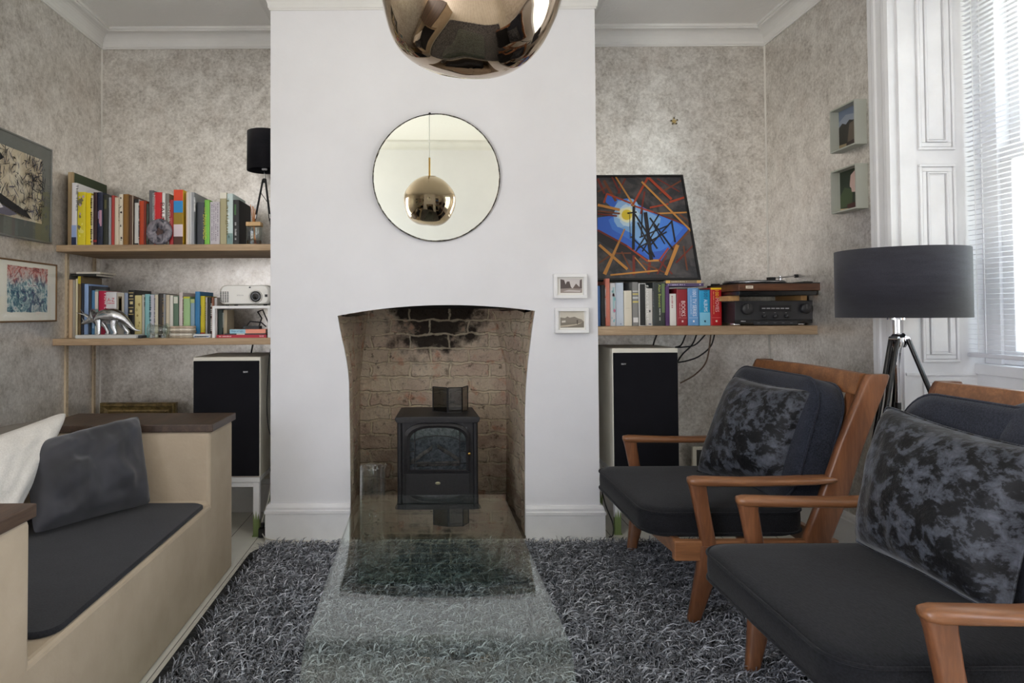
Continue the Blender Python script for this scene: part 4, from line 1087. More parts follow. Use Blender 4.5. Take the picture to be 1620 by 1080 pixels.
# reed diffuser
dx0, dx1 = PX(389, 380, 3.20).x, PX(411.5, 380, 3.20).x; dm = (dx0 + dx1) / 2; dh = (dx1 - dx0) / 2
rd = thing('reed_diffuser', 'glass reed diffuser with wooden collar and orange reeds at the shelf end', 'reed diffuser', (dm, 3.22, zu))
zt1 = PX(400, 357, 3.2).z
b = MB()
for z0_, z1_, k, gm in ((zu, zt1, 1.0, GLASS),):
    b.loft([[Vector((dm + x, 3.225 + y, z)) for x, y in rrect(dh * 2 * k, dh * 1.5 * k, .008, 4)] for z, k in ((zu, .9), (zu + .003, 1), (zt1 - .004, 1), (zt1, .95))], gm, True, True)
b.build('bottle', rd)
b = MB(); b.loft([[Vector((dm + x, 3.225 + y, z)) for x, y in rrect(dh * 1.85, dh * 1.35, .006, 4)] for z in (zu + .004, zu + .022)], m_clear((190, 150, 100), 4, .03, 0, 'amber_oil'), True, True); b.build('oil', rd)
b = MB(); b.box((dm - dh * 1.03, 3.225 - dh * .78, zt1), (dm + dh * 1.03, 3.225 + dh * .78, PX(400, 350.5, 3.2).z), m_wood((196, 158, 110), (220, 188, 142), 'x', 5, .6, 'beech')); b.build('collar', rd, bevel=.002)
for i, (ut, dy) in enumerate(((394, .0), (396.5, .012), (399, -.008), (401, .004))):
    b = MB(); p = PX(ut, 322 + i * 2, 3.2); b.tube([(p.x, 3.225 + dy, p.z), (dm + (dm - p.x) * .45, 3.225 - dy * .4, zu + .006)], .0016, mat((206, 132, 66), .7), 6); b.build('reed', rd)

# small tripod table lamp
lx, ly = PX(418.5, 300, 3.40).x, 3.40; lr = .0862; zs1 = PX(418, 209, 3.4).z; zs0 = PX(418, 270, 3.4).z
tl_ = thing('table_lamp', 'small black tripod table lamp at the right end of the upper left shelf', 'table lamp', (lx, ly, zu))
b = MB(); b.lathe([(lr - .002, zs0 + .001), (lr, zs0), (lr * .985, zs1), (lr * .985 - .003, zs1), (lr - .004, zs0 + .002)], SHADE, (lx, ly, 0), 44); b.build('lamp_shade', tl_)
b = MB(); b.tube([(lx, ly, zs0 - .05), (lx, ly, zs0 + .03)], .0045, CHROME, 10); b.lathe([(.0, -.004), (.014, -.002), (.014, .004), (.0, .006)], WHITEP, (lx, ly, zs0 + .006), 16); b.tube([(lx, ly, zs0 - .06), (lx, ly, zs0 - .04)], .009, BLACK, 10); b.build('stem', tl_)
for a in (-2.5, -.75, 1.2):
    h0 = Vector((lx + .008 * math.cos(a), ly + .008 * math.sin(a), zs0 - .045)); ft = Vector((lx + .078 * math.cos(a), ly + .078 * math.sin(a), zu))
    kn = h0.lerp(ft, .55); b = MB(); b.tube([h0, kn], .0052, BLACK, 8); b.tube([kn, ft + Vector((0, 0, .002))], .0036, BLACK, 8); b.tube([kn - (ft - h0) * .03, kn + (ft - h0) * .03], .0068, CHROME, 8); b.build('leg', tl_)
b = MB(); b.tube([(lx - .002, ly + .012, zs0 - .02), (lx - .03, ly + .03, zs0 - .10), (lx + .01, ly + .05, zs0 - .16), (lx + .03, ly + .06, zu + .004)], .002, BLACK, 6); b.build('flex', tl_)

# ---------------------------------------------------------------- lower left shelf
G2 = 'books on the lower left shelf'; YS = 3.255
book(108.5, 114.5, 442, YS, zl, .2, (208, 180, 146), 'peach-cream hardback at the left end of the lower shelf', [], [], G2)
book(114.7, 119.2, 443, YS, zl, .2, (172, 164, 150), 'greyish beige hardback second from the left on the lower shelf', [], [], G2)
book(119.6, 123, 441, YS, zl, .2, (222, 212, 178), 'thin ivory book beside the olive-brown one with yellow top', [], [], G2)
book(123.2, 128, 437, YS, zl, .21, (112, 92, 56), 'olive-brown book with yellow top on the lower shelf', [], [(.88, 1, (206, 190, 50))], G2)
book(128.2, 132.8, 448, YS, zl, .2, (26, 34, 52), 'dark navy book left of the light blue one', [], [], G2)
book(133, 140, 449, YS, zl, .2, (142, 170, 214), 'light blue book behind the head of the silver dinosaur', [], [], G2)
book(140.2, 144.4, 452, YS, zl, .19, (44, 48, 58), 'dark slate book between the light blue and mid-blue spines', [], [], G2)
book(144.8, 150, 459, YS, zl, .18, (70, 124, 170), 'mid-blue paperback left of the magenta book', [], [(.2, .6, (156, 186, 220), .3, .9)], G2)
book(150.2, 155.4, 458, YS, zl, .18, (120, 146, 140), 'teal and white paperback touching the magenta book', [], [(.6, .96, (214, 206, 196)), (.05, .25, (206, 214, 206))], G2)
book(155.6, 167, 460, YS, zl, .18, (178, 20, 64), 'magenta paperback with white script lettering above the dinosaur', [('How to be a', .3, .95, (244, 226, 232), .5)], [], G2)
book(167.3, 184, 461.5, YS, zl, .17, (220, 218, 220), 'wide white paperback with a red and pink scribbled title', [], [(0, .3, (160, 184, 200))], G2).data.materials
bk = bpy.data.objects[[o.name for o in bpy.data.objects if o.name.startswith('book')][-1]]
book(184.4, 196, 463, YS, zl, .18, (186, 178, 164), 'beige book with a brown title panel above the dinosaur', [], [(.52, .92, (106, 90, 62), .25, .75), (.56, .88, (72, 60, 44), .34, .66)], G2)
book(196.3, 202.2, 463, YS, zl, .18, (142, 154, 176), 'blue-grey paperback left of the black gold-banded one', [], [], G2)
book(202.5, 212.4, 458.5, YS, zl, .2, (28, 27, 28), 'black hardback with gold bands above the dinosaur tail', [], [(.93, .95, (176, 156, 104), .1, .9), (.80, .82, (176, 156, 104), .1, .9), (.62, .64, (176, 156, 104), .1, .9), (.48, .5, (176, 156, 104), .1, .9), (.70, .76, (206, 190, 140), .3, .8), (.86, .89, (206, 190, 140), .25, .8), (.53, .58, (206, 190, 140), .3, .7)], G2)
book(212.8, 224, 467, YS, zl, .18, (206, 192, 134), 'pale yellow book with dark specks by the dinosaur tail', [], [], G2, spots=(5, ((150, 128, 70), (176, 160, 100)), 6))
book(224.3, 228.6, 466, YS, zl, .18, (186, 184, 172), 'thin stone-coloured book left of the pale teal one', [('~6', .72, .94, (60, 60, 60), .6)], [], G2)
book(228.9, 237, 465, YS, zl, .18, (134, 186, 190), 'pale teal book with dark lettering behind the glass ornament', [('~14', .38, .95, (40, 86, 96), .5)], [], G2)
book(237.3, 244.2, 466, YS, zl, .18, (196, 196, 206), 'pale lilac book behind the left lobe of the glass ornament', [('~18', .35, .92, (120, 118, 136), .4)], [], G2)
book(244.4, 250, 466, YS, zl, .18, (206, 198, 176), 'cream book between pale lilac and black spines', [], [], G2)
book(250.4, 257.6, 464, YS, zl, .18, (46, 40, 36), 'black book with gold lettering above the glass ornament', [('~18', .3, .9, (160, 134, 88), .4)], [], G2)
book(257.8, 262, 465, YS, zl, .18, (142, 144, 148), 'thin mid-grey book right of the black gold-lettered one', [], [], G2)
book(262.3, 268, 466, YS, zl, .18, (204, 192, 170), 'sand-coloured book left of an off-white one above the coaster stack', [], [], G2)
book(268.2, 273.8, 467, YS, zl, .18, (220, 216, 208), 'off-white book left of the grey-green one', [], [], G2)
book(274, 282.2, 468, YS, zl, .18, (92, 118, 98), 'grey-green book with a white label at the top', [], [(.82, .98, (220, 220, 206), .1, .9)], G2)
book(283, 289.2, 462.5, YS, zl, .18, (216, 204, 202), 'tall pinkish white book above the coaster stack', [('~17', .3, .92, (110, 70, 76), .4)], [], G2)
book(289.5, 300.6, 469, YS, zl, .18, (160, 196, 140), 'pale green book with yellow-green top edge', [], [(.955, 1.0, (190, 190, 40))], G2)
book(301, 308, 473, YS, zl, .17, (134, 164, 184), 'dusty blue book left of the bright blue one', [], [(.9, 1, (176, 190, 120))], G2)
book(308.4, 316.4, 461, YS, zl, .2, (44, 122, 176), 'bright blue book left of the mustard yellow one', [('~8', .4, .7, (36, 84, 130), .35)], [], G2)
book(316.8, 324.4, 468, YS, zl, .18, (206, 190, 16), 'mustard yellow book on the lower left shelf', [('~10', .4, .9, (150, 134, 20), .3)], [(0, .12, (176, 60, 30))], G2)
book(324.8, 328, 470, YS, zl, .18, (176, 172, 170), 'very thin grey book right of the mustard yellow one', [], [], G2)
book(328.3, 334, 470, YS, zl, .18, (24, 24, 24), 'black book with white lettering beside the white riser', [('~16', .15, .9, (196, 196, 190), .5)], [], G2)
book(334.3, 338.6, 470, YS, zl, .125, (148, 92, 66), 'terracotta book half hidden by the white riser leg', [], [], G2)
book(338.9, 343.6, 471, YS, zl, .125, (206, 200, 200), 'pale book inside the white riser, left of the dark green one', [], [], G2)
book(345, 352.6, 490, YS, zl, .125, (28, 52, 48), 'dark green book with white lettering inside the white riser', [('~12', .3, .9, (190, 200, 194), .45)], [], G2)
book(353, 359, 490, YS, zl, .125, (196, 184, 156), 'beige book inside the white riser, right of the dark green one', [], [], G2)
# scribbled title on the wide white paperback
b = MB()
for o_ in bpy.data.objects:
    if o_.get('label', '').startswith('wide white paperback'): wb = o_
p = PX(175.5, 474, YS)
b = MB(); b.text('A-Z', (p.x, YS - .0008, p.z), (1, 0, 0), (0, 0, 1), mat((206, 50, 70), .5), .034, .018)
b.text('~12', (p.x, YS - .0008, p.z - .017), (1, 0, 0), (0, 0, 1), mat((222, 110, 130), .5), .036, .007)
b.build('cover_lettering', wb)['label'] = 'red and pink scribbled title'
# a dark book lying across the top at the left with a pale one on it, over the standing books
def flatbook(u0, u1, v0, v1, Y, depth, col, label, text=(), group='', skew=0.0, bands=()):
    a = PX(u0, v1, Y); c = PX(u1, v0, Y); x0, x1, z0, z1 = a.x, c.x, a.z, c.z
    return flatbox(x0, x1, z0, z1, Y, depth, col, label, text, group, bands)
def flatbox(x0, x1, z0, z1, Y, depth, col, label, text=(), group='', bands=()):
    cov = mat(col, .5); t = min(.002, (z1 - z0) * .15); b = MB()
    b.box((x0, Y, z0), (x1, Y + depth, z0 + t), cov); b.box((x0, Y, z1 - t), (x1, Y + depth, z1), cov); b.box((x0, Y, z0 + t), (x1, Y + .003, z1 - t), cov)
    for f0, f1, bc in bands:
        b.quad([(x0 + (x1 - x0) * f0, Y - .0004, z0), (x0 + (x1 - x0) * f1, Y - .0004, z0), (x0 + (x1 - x0) * f1, Y - .0004, z1), (x0 + (x1 - x0) * f0, Y - .0004, z1)], mat(bc, .5))
    for s, f0, f1, tc in text:
        b.text(s, (x0 + (x1 - x0) * (f0 + f1) / 2, Y - .0008, (z0 + z1) / 2), (1, 0, 0), (0, 0, 1), mat(tc, .5), (x1 - x0) * (f1 - f0), (z1 - z0) * .5)
    o = b.build('book', origin=((x0 + x1) / 2, Y, z0)); tag(o, label, 'book', group)
    p = MB(); p.box((x0 + .002, Y + .004, z0 + t), (x1 - .002, Y + depth - .003, z1 - t), PAGES); p.build('page_block', o)
    return o
zf = max(PX(126, 437, 3.255).z, 0) + .001
flatbox(-1.722, -1.60, zf, zf + .012, 3.27, .18, (36, 38, 34), 'dark thin book lying flat on top of the leftmost lower shelf books', (), G2)
flatbox(-1.70, -1.585, zf + .0125, zf + .022, 3.28, .17, (214, 208, 196), 'cream thin book lying on the dark flat one at the shelf corner', (), G2)

# silver dinosaur on a white slab
zS = PX(170, 525.5, 3.19).z
x0, x1 = PX(120.5, 528, 3.165).x, PX(217, 528, 3.165).x
b = MB(); b.box((x0, 3.155, zl), (x1, 3.245, zl + .0165), mat((206, 206, 204), .5)); o = b.build('display_slab', bevel=.002, origin=((x0 + x1) / 2, 3.2, zl)); tag(o, 'thin white slab under the silver dinosaur on the lower shelf', 'slab')
zl2 = zl + .0165
def dp(u, v, dy=0.0): q = PX(u, v, 3.195); return Vector((q.x, 3.195 + dy, q.z))
dn = thing('triceratops_figure', 'shiny silver horned dinosaur figure on a white slab', 'dinosaur figure', (dp(170, 525).x, 3.195, zl2))
b = MB()
sp = [(147, 506, .014, .016), (152, 503, .020, .022), (160, 500.5, .027, .028), (170, 498.5, .033, .033), (180, 499, .034, .034), (190, 502, .029, .028), (197, 506, .022, .021), (203, 511.5, .016, .015), (209, 517.5, .010, .009), (215, 522, .006, .0055), (222, 523, .0022, .002)]
secs = []
for i, (u, v, ry, rz) in enumerate(sp):
    p = dp(u, v); a = dp(*sp[max(i - 1, 0)][:2]); c = dp(*sp[min(i + 1, len(sp) - 1)][:2]); t = (c - a).normalized(); up = Vector((-t.z, 0, t.x)); 
    if up.z < 0: up = -up
    secs.append([p + Vector((0, 1, 0)) * ry * math.cos(2 * PI * j / 20) + up * rz * math.sin(2 * PI * j / 20) for j in range(20)])
b.loft(secs, SILVER, True, True)
# neck and head down to the beak
hd = [(150, 505.5, .018, .019), (146, 504, .0195, .019), (142.5, 505, .018, .0165), (138.5, 508, .013, .0125), (134.5, 510, .009, .0095), (131, 510.5, .006, .007), (129, 511.8, .0022, .003)]
secs = []
for i, (u, v, ry, rz) in enumerate(hd):
    p = dp(u, v); secs.append([p + Vector((0, ry * math.cos(2 * PI * j / 18), rz * math.sin(2 * PI * j / 18))) for j in range(18)])
b.loft(secs, SILVER, True, True)
# frill: a curved shield behind the head
secs = []
for k, (du, rr) in enumerate(((0, .010), (2.2, .021), (5.0, .030), (6.4, .0325), (7.2, .031), (5.5, .0285), (3.2, .020))):
    p = dp(142.5 + du, 503.5 - du * .75); secs.append([p + Vector((-.22 * rr * math.sin(a), rr * math.cos(a) * .95, rr * math.sin(a) * .92)) for a in [2 * PI * j / 22 for j in range(22)]])
b.loft(secs, SILVER, True, True)
for dy in (-.010, .010):   # brow horns
    b.tube([dp(141.5, 502, dy), dp(136, 498.3, dy * 1.2), dp(130, 496, dy * 1.5), dp(123.5, 494.5 - (6 if dy > 0 else 0), dy * 1.8)], [.0048, .0038, .0024, .0006], SILVER, 10)
b.tube([dp(133, 508.5), dp(131, 505), dp(129.5, 502.5)], [.0034, .002, .0005], SILVER, 8)
for u, v, dy, u2 in ((158.5, 507, -.020, 160.5), (155.5, 507, .020, 167.5), (184, 508, -.022, 187), (188, 508, .022, 199)):
    p0, p2 = dp(u, v, dy), Vector((dp(u2, 520).x, 3.195 + dy * 1.25, zl2))
    kn = (p0 + p2) / 2 + Vector((.004 if u < 170 else -.006, dy * .2, .004))
    b.tube([p0, kn, p2 + Vector((0, 0, .012)), p2 + Vector((-.002, 0, .004)), p2], [.019 if u > 170 else .015, .0125 if u > 170 else .010, .0085, .0105, .011], SILVER, 12)
    for k in (-1, 0, 1): b.ball(p2 + Vector((-.010, k * .006, .0035)), (.0045, .003, .0035), SILVER, 8, 6)
for dy in (-.0165, .0165): b.ball(dp(140.5, 505, dy), (.0028, .002, .0028), SILVER, 8, 6)
b.build('body', dn, origin=None)

# glass ornament: two rounded ends joined by a thick clear waist on little feet
c = PX(251, 520, 3.185)
SG = m_clear((244, 249, 248), 2.2, .07, 0, 'thick_ornament_glass')
b = MB(); zc = zl + .0345
for u, rx in ((237, .013), (263, .0145)):
    q = PX(u, 519, 3.185); b.ball((q.x, 3.19, zc + .002), (rx, .029, .0335), SG, 20, 12)
q0, q1 = PX(238, 519, 3.185).x, PX(262, 519, 3.185).x
b.loft([[Vector((q0 + (q1 - q0) * t, 3.19 + r * math.cos(2 * PI * j / 20), zc + .004 + r * math.sin(2 * PI * j / 20))) for j in range(20)] for t, r in ((0, .022), (.2, .026), (.5, .024), (.8, .026), (1, .022))], SG, True, True)
for x in (q0 + .006, q0 + .03, q1 - .012, q1):
    b.tube([(x, 3.178, zl), (x, 3.180, zl + .02)], [.0065, .008], SG, 10)
o = b.build('glass_ornament', origin=(c.x, 3.19, zl)); tag(o, 'clear glass animal ornament with rounded ends right of the silver dinosaur', 'ornament')
# coaster stack
cx0 = PX(290, 520, 3.20)
cols = [(150, 138, 120), (196, 190, 178), (128, 116, 100), (206, 196, 180), (170, 150, 130)]
labs = ['bottom coaster of the small stack on the lower shelf', 'second coaster from the bottom of the small stack', 'middle coaster of the small stack of five', 'second coaster from the top of the small stack', 'top coaster of the small stack on the lower shelf']
for i in range(5):
    z = zl + i * .0112; dx = (.002, -.003, .0015, -.002, -.001)[i]; b = MB()
    b.loft([[Vector((cx0.x + dx + x, 3.20 + y, zz)) for x, y in rrect(.104 * k, .07 * k, .012, 4)] for zz, k in ((z, .97), (z + .0015, 1), (z + .009, 1), (z + .0105, .97))], m_noise2(cols[i], tuple(min(255, q + 30) for q in cols[i]), 50, 'printed_coaster', .5), True, True)
    o = b.build('coaster', origin=(cx0.x, 3.2, z)); tag(o, labs[i], 'coaster', 'stack of coasters')
# small white and blue handheld gadget
p = PX(320, 526, 3.185); b = MB()
b.loft([[Vector((p.x + x, 3.19 + y, z)) for x, y in rrect(.088 * k, .045 * k, .02 * k, 5)] for z, k in ((zl, .9), (zl + .004, 1), (zl + .013, 1), (zl + .018, .88))], mat((206, 210, 214), .35), True, True)
o = b.build('handheld_device', origin=(p.x, 3.19, zl)); tag(o, 'small white and blue handheld device lying in front of the mustard book', 'device')
b = MB(); b.box((p.x - .03, 3.1675, zl + .0045), (p.x + .035, 3.169, zl + .009), mat((60, 90, 150), .4)); b.build('band', o)['label'] = 'blue band'
p = PX(223, 528, 3.2); b = MB(); b.box((p.x - .015, 3.175, zl), (p.x + .016, 3.23, zl + .013), mat((40, 46, 54), .4)); o = b.build('small_box', bevel=.003, origin=(p.x, 3.2, zl)); tag(o, 'small dark slate box between the dinosaur slab and glass ornament', 'box')

# white riser with projector
rx0, rx1 = PX(336, 500, 3.17).x, BL - .006
zrt = PX(380, 483.5, 3.17).z
rs = thing('shelf_riser', 'white metal riser holding the projector on the lower left shelf', 'riser', ((rx0 + rx1) / 2, 3.27, zl))
b = MB(); b.box((rx0, 3.165, zrt - .013), (rx1, 3.40, zrt), WHITEP); b.build('top', rs, bevel=.002)
for x in (rx0, rx1 - .013):
    for y in (3.165, 3.387):
        b = MB(); b.box((x, y, zl), (x + .013, y + .013, zrt - .013), WHITEP); b.build('leg', rs, bevel=.001)
x0, x1 = PX(346, 470, 3.17).x, BL - .008; zp0 = zrt + .007; zp1 = PX(400, 450, 3.18).z
pj = thing('projector', 'white video projector with round lens on the white riser', 'projector', ((x0 + x1) / 2, 3.28, zrt))
PW = mat((224, 222, 216), .35)
b = MB(); secs = []
pw_, ph_ = x1 - x0, zp1 - zp0
for y, k in ((3.172, .90), (3.176, .96), (3.188, 1.0), (3.36, 1.0), (3.378, .95)):
    s = []
    for x, z in rrect(pw_ * (k if k < 1 else 1), ph_ * k, ph_ * .28, 6):
        z2 = z + (-.012 * max(0, (abs(x) / (pw_ / 2) - .6)) if z > 0 else 0)
        s.append(Vector(((x0 + x1) / 2 + x, y, (zp0 + zp1) / 2 + z2)))
    secs.append(s)
b.loft(secs, PW, True, True); cas = b.build('casing', pj)
lc = PX(404.5, 469, 3.168)
b = MB(); Mx = Matrix.Rotation(PI / 2, 4, 'X')
def ringy(rs_, mt, nm, par):
    b = MB(); b.loft([[Vector((lc.x + r * math.cos(2 * PI * j / 28), y, lc.z + r * math.sin(2 * PI * j / 28))) for j in range(28)] for r, y in rs_], mt, True, False); return b.build(nm, par)
ln_ = ringy(((.031, 3.174), (.030, 3.165), (.026, 3.162), (.0245, 3.17)), mat((196, 194, 188), .3), 'lens_ring', pj)
ringy(((.0248, 3.171), (.023, 3.162), (.017, 3.166), (.013, 3.164), (.0005, 3.161)), BLACKG, 'lens', ln_)
b = MB()
for i in range(4):
    for j in range(7):
        q = PX(349.5 + i * 3.6, 462 + j * 2.5, 3.171); b.box((q.x - .0032, 3.1698, q.z - .0021), (q.x + .0032, 3.1735, q.z + .0021), BLACK)
b.build('vent', pj)
b = MB(); q = PX(380, 467, 3.171); b.text('EPSON', (q.x, 3.1708, q.z), (1, 0, 0), (0, 0, 1), mat((150, 150, 150), .4), .03, .006); b.build('badge', pj)
b = MB(); q = PX(421, 467.5, 3.171); b.box((q.x - .006, 3.170, q.z - .006), (q.x + .006, 3.174, q.z + .006), BLACK); b.build('sensor', pj)
b = MB(); q = PX(396, 454.5, 3.18); b.box((q.x - .004, 3.170, q.z - .003), (q.x + .004, 3.176, q.z + .003), BLACK); b.build('button', pj)
for x in (x0 + .03, x1 - .03):
    b = MB(); b.lathe([(.009, zrt), (.009, zp0 + .002)], BLACK, (x, 3.20, 0), 12, caps=True); b.lathe([(.009, zrt), (.009, zp0 + .002)], BLACK, (x, 3.35, 0), 12, caps=True); b.build('foot', pj)
# books lying under the riser
G3 = 'books lying under the white riser'
xr0, xr1 = rx0 + .0145, rx1 - .0145
flatbox(xr0 + .005, xr1 - .006, zl, zl + .0135, 3.17, .075, (176, 28, 52), 'red book lying flat at the bottom under the white riser', [('~16', .05, .3, (240, 200, 206)), ('~4', .86, .95, (240, 200, 206))], G3)
flatbox(xr0 + .04, xr1 - .012, zl + .014, zl + .0195, 3.172, .072, (36, 40, 40), 'very thin dark book between the red and blue-coral flat books', (), G3, [(.3, .5, (214, 214, 206))])
flatbox(xr0 + .065, xr1 - .010, zl + .020, zl + .039, 3.174, .07, (236, 150, 124), 'flat book with half blue, half coral spine under the riser', [('Shape of Light', .05, .38, (40, 76, 120))], G3, [(0, .44, (150, 196, 214))])
b = MB(); b.box((xr0 + .125, 3.18, zl + .040), (xr0 + .20, 3.235, zl + .054), BLACK); b.tube([(xr0 + .19, 3.21, zl + .048), (xr0 + .20, 3.23, zl + .09), (xr0 + .17, 3.27, zl + .12), (xr0 + .18, 3.33, zl + .13), (xr0 + .2, 3.37, zl + .06)], .003, BLACK, 8)
b.tube([(xr0 + .13, 3.21, zl + .048), (xr0 + .15, 3.21, zl + .075), (xr0 + .20, 3.22, zl + .07), (xr0 + .215, 3.25, zl + .05)], .003, BLACK, 8)
o = b.build('power_adapter', origin=(xr0 + .16, 3.2, zl + .04)); tag(o, 'black power adapter and cable on the flat books under the riser', 'adapter')

# ---------------------------------------------------------------- right shelf
G4 = 'books on the right alcove shelf'; YS = 3.30
book(944.5, 949.6, 452, YS, zr, .17, (70, 112, 170), 'thin blue book at the chimney end of the right shelf', [], [], G4)
book(950, 957, 451, YS, zr, .18, (26, 25, 28), 'black book with white lettering left of the tall coral one', [('~20', .2, .95, (206, 206, 206), .3), ], [], G4)
book(957.4, 964.7, 440.5, YS, zr, .2, (228, 138, 118), 'tall coral pink book at the chimney end of the right shelf', [], [], G4)
book(965, 973.8, 447.5, YS, zr, .19, (226, 228, 232), 'white book with cyan and pink flecks next to the coral one', [], [(.3, .9, (176, 214, 220), .45, .8)], G4, spots=(6, ((206, 120, 150), (150, 206, 214)), 5))
book(974.2, 986.4, 447, YS, zr, .19, (202, 214, 228), 'pale ice-blue book right of the white flecked one', [], [(.03, .06, (150, 166, 190), .5, .7)], G4)
book(987, 999.6, 459.5, YS, zr, .12, (222, 216, 198), 'short cream paperback with a black book behind it', [('OTHER MEN', .5, .62, (190, 180, 160), .3)][0:0], [(.5, .505, (176, 168, 150), .2, .8)], G4)
book(987.4, 999.4, 446.5, YS, zr, .06, (22, 22, 22), 'black book standing behind the short cream paperback', [], [], G4, pages=False, back=.125)
book(1000.2, 1010, 446, YS, zr, .19, (132, 132, 130), 'grey book with white and yellow bands on its spine', [], [(.78, .80, (220, 220, 216)), (.71, .74, (214, 196, 110)), (.62, .66, (200, 204, 206)), (.53, .565, (214, 196, 110)), (.08, .19, (222, 222, 220), .1, .9)], G4)
book(1010.4, 1022, 448, YS, zr, .19, (226, 226, 222), 'black and white bordered book with bold white capital lettering', [('FAMOUS TRIALS', .14, .95, (240, 240, 236), .42)], [(.01, .985, (30, 32, 32), .12, .88)], G4)
for o_ in bpy.data.objects:
    if o_.get('label', '').startswith('black and white bordered'): ft_ = o_
book(1022.4, 1032.2, 456, YS, zr, .15, (206, 204, 198), 'pale grey-white book in front of a taller grey one', [('~16', .5, .92, (120, 120, 120), .22)], [(.36, .42, (70, 70, 70), .4, .65), (.03, .06, (80, 80, 110), .3, .75)], G4)
book(1022.6, 1032, 447, YS, zr, .03, (142, 142, 140), 'taller grey book standing behind the pale grey-white one', [], [], G4, pages=False, back=.155)
book(1032.6, 1052, 446.5, YS, zr, .2, (54, 60, 58), 'thick dark green-grey book with yellow-green lettering', [('Alan Bennett', .42, .95, (176, 190, 96), .22, .05), ('~14', .12, .4, (190, 196, 186), .14, .05)], [(.3, .97, (106, 128, 84), .72, .98)], G4)
book(1052.4, 1059, 453, YS, zr, .19, (88, 54, 106), 'purple book left of the short white paperback', [], [], G4)
book(1059.4, 1070, 464.5, YS, zr, .14, (224, 222, 216), 'short white paperback with small red lettering', [('~14', .55, .94, (170, 90, 90), .28, -.15)], [], G4)
book(1059.6, 1069.8, 456, YS, zr, .04, (110, 26, 34), 'dark red book standing behind the short white paperback', [], [], G4, pages=False, back=.145)
book(1070.6, 1087.6, 456, YS, zr, .18, (148, 32, 44), 'thick dark red book with bold white lettering', [('BOOKS', .25, .66, (246, 226, 226), .38, .08), ('~20', .22, .6, (226, 170, 170), .1, -.24)], [(.97, 1.0, (60, 60, 60)), (.20, .21, (206, 130, 130), .1, .9), (.09, .14, (230, 200, 200), .42, .58)], G4)
book(1088, 1105.6, 455.5, YS, zr, .18, (104, 158, 212), 'thick mid-blue book with white lettering between red and cyan ones', [('1001 TV SERIES', .25, .95, (232, 238, 246), .34, .08), ('~18', .3, .8, (190, 214, 238), .09, -.24)], [(.20, .21, (190, 214, 238), .1, .9), (.09, .14, (232, 238, 246), .42, .58)], G4)
book(1106, 1123.4, 457.5, YS, zr, .18, (34, 156, 206), 'thick cyan book with dark and white lettering', [('1001', .74, .95, (16, 70, 110), .34, .08), ('ALBUMS', .38, .72, (226, 242, 250), .34, .08)], [(.0, .36, (130, 200, 230)), (.97, 1.0, (30, 60, 80)), (.09, .14, (20, 90, 140), .42, .58)], G4)
book(1123.9, 1141.6, 455, YS, zr, .18, (186, 24, 30), 'thick red book with yellow top and yellow lettering beside the amplifier', [('1001', .74, .93, (246, 200, 60), .34, .08), ('MOVIES', .36, .72, (240, 190, 190), .34, .08), ('~28', .3, .9, (236, 170, 120), .09, -.24)], [(.95, 1.0, (240, 196, 30)), (.20, .21, (226, 120, 120), .1, .9), (.09, .14, (240, 220, 200), .42, .58)], G4)
zfl = PX(1075, 454.8, YS).z
z2 = max(zfl, PX(1060, 453, YS).z) + .0008
fx0, fx1 = PX(1055, 450, YS).x, PX(1114, 450, YS).x
flatbox(fx0, fx1, z2, z2 + .0145, YS + .006, .15, (86, 72, 112), 'purple book with white lettering lying flat over the red and blue ones', [('~20', .04, .5, (206, 196, 222)), ('~4', .86, .95, (226, 220, 236))], G4)
flatbox(fx0 - .002, fx1 - .012, z2 + .015, z2 + .029, YS + .008, .15, (140, 122, 92), 'tan book lying flat on the purple one under the painting', [('~18', .15, .6, (206, 196, 160))], G4, [(0, .12, (222, 180, 96)), (.88, 1, (214, 176, 106))])

# framed painting leaning on the books
pb = Vector((0, 3.335, z2 + .0305)); 
ptop = PX(1093, 277, 3.555)
nrm = Vector((0, -(ptop.z - pb.z), (3.555 - 3.335))).normalized()      # faces the room, tilted up
pn = Vector((0, pb.y, pb.z)); upv = Vector((0, nrm.z, -nrm.y))
xr_ = PX(1108, 441, 3.335).x + .002; xl_ = .795
Hp = (ptop.z - pb.z) / upv.z
pt = thing('framed_painting', 'black-framed painting of tangled beams and a bright sun leaning on the books', 'painting', (1.06, 3.34, pb.z))
def W(x, h, d=0.0): return Vector((x, pn.y, pn.z)) + upv * h + nrm * d
b = MB(); fw = .011; th_ = .018
def bar(x0, h0, x1, h1, mt, d0, d1):
    c0 = [W(x0, h0, d0), W(x1, h0, d0), W(x1, h1, d0), W(x0, h1, d0)]; c1 = [W(x0, h0, d1), W(x1, h0, d1), W(x1, h1, d1), W(x0, h1, d1)]
    b.add(c0 + c1, [(0, 3, 2, 1), (4, 5, 6, 7), (0, 1, 5, 4), (1, 2, 6, 5), (2, 3, 7, 6), (3, 0, 4, 7)], mt)
for q in ((xl_, 0, xr_, fw), (xl_, Hp - fw, xr_, Hp), (xl_, fw, xl_ + fw, Hp - fw), (xr_ - fw, fw, xr_, Hp - fw)): bar(*q, BLACK, -.012, .006)
b.build('frame', pt)
b = MB(); nlay = [0]
DK = m_noise2((50, 50, 54), (84, 80, 80), 16, 'dark_oil_paint', .4)
b.quad([W(xl_ + fw, fw), W(xr_ - fw, fw), W(xr_ - fw, Hp - fw), W(xl_ + fw, Hp - fw)], DK)
def cp(px_, py_):
    q = PXp(850 + px_ / 3.375, 250 + py_ / 3.375, pn, nrm); x = min(max(q.x, xl_ + fw), xr_ - fw); h = (q - Vector((q.x, pn.y, pn.z))).dot(upv); return x, min(max(h, fw), Hp - fw)
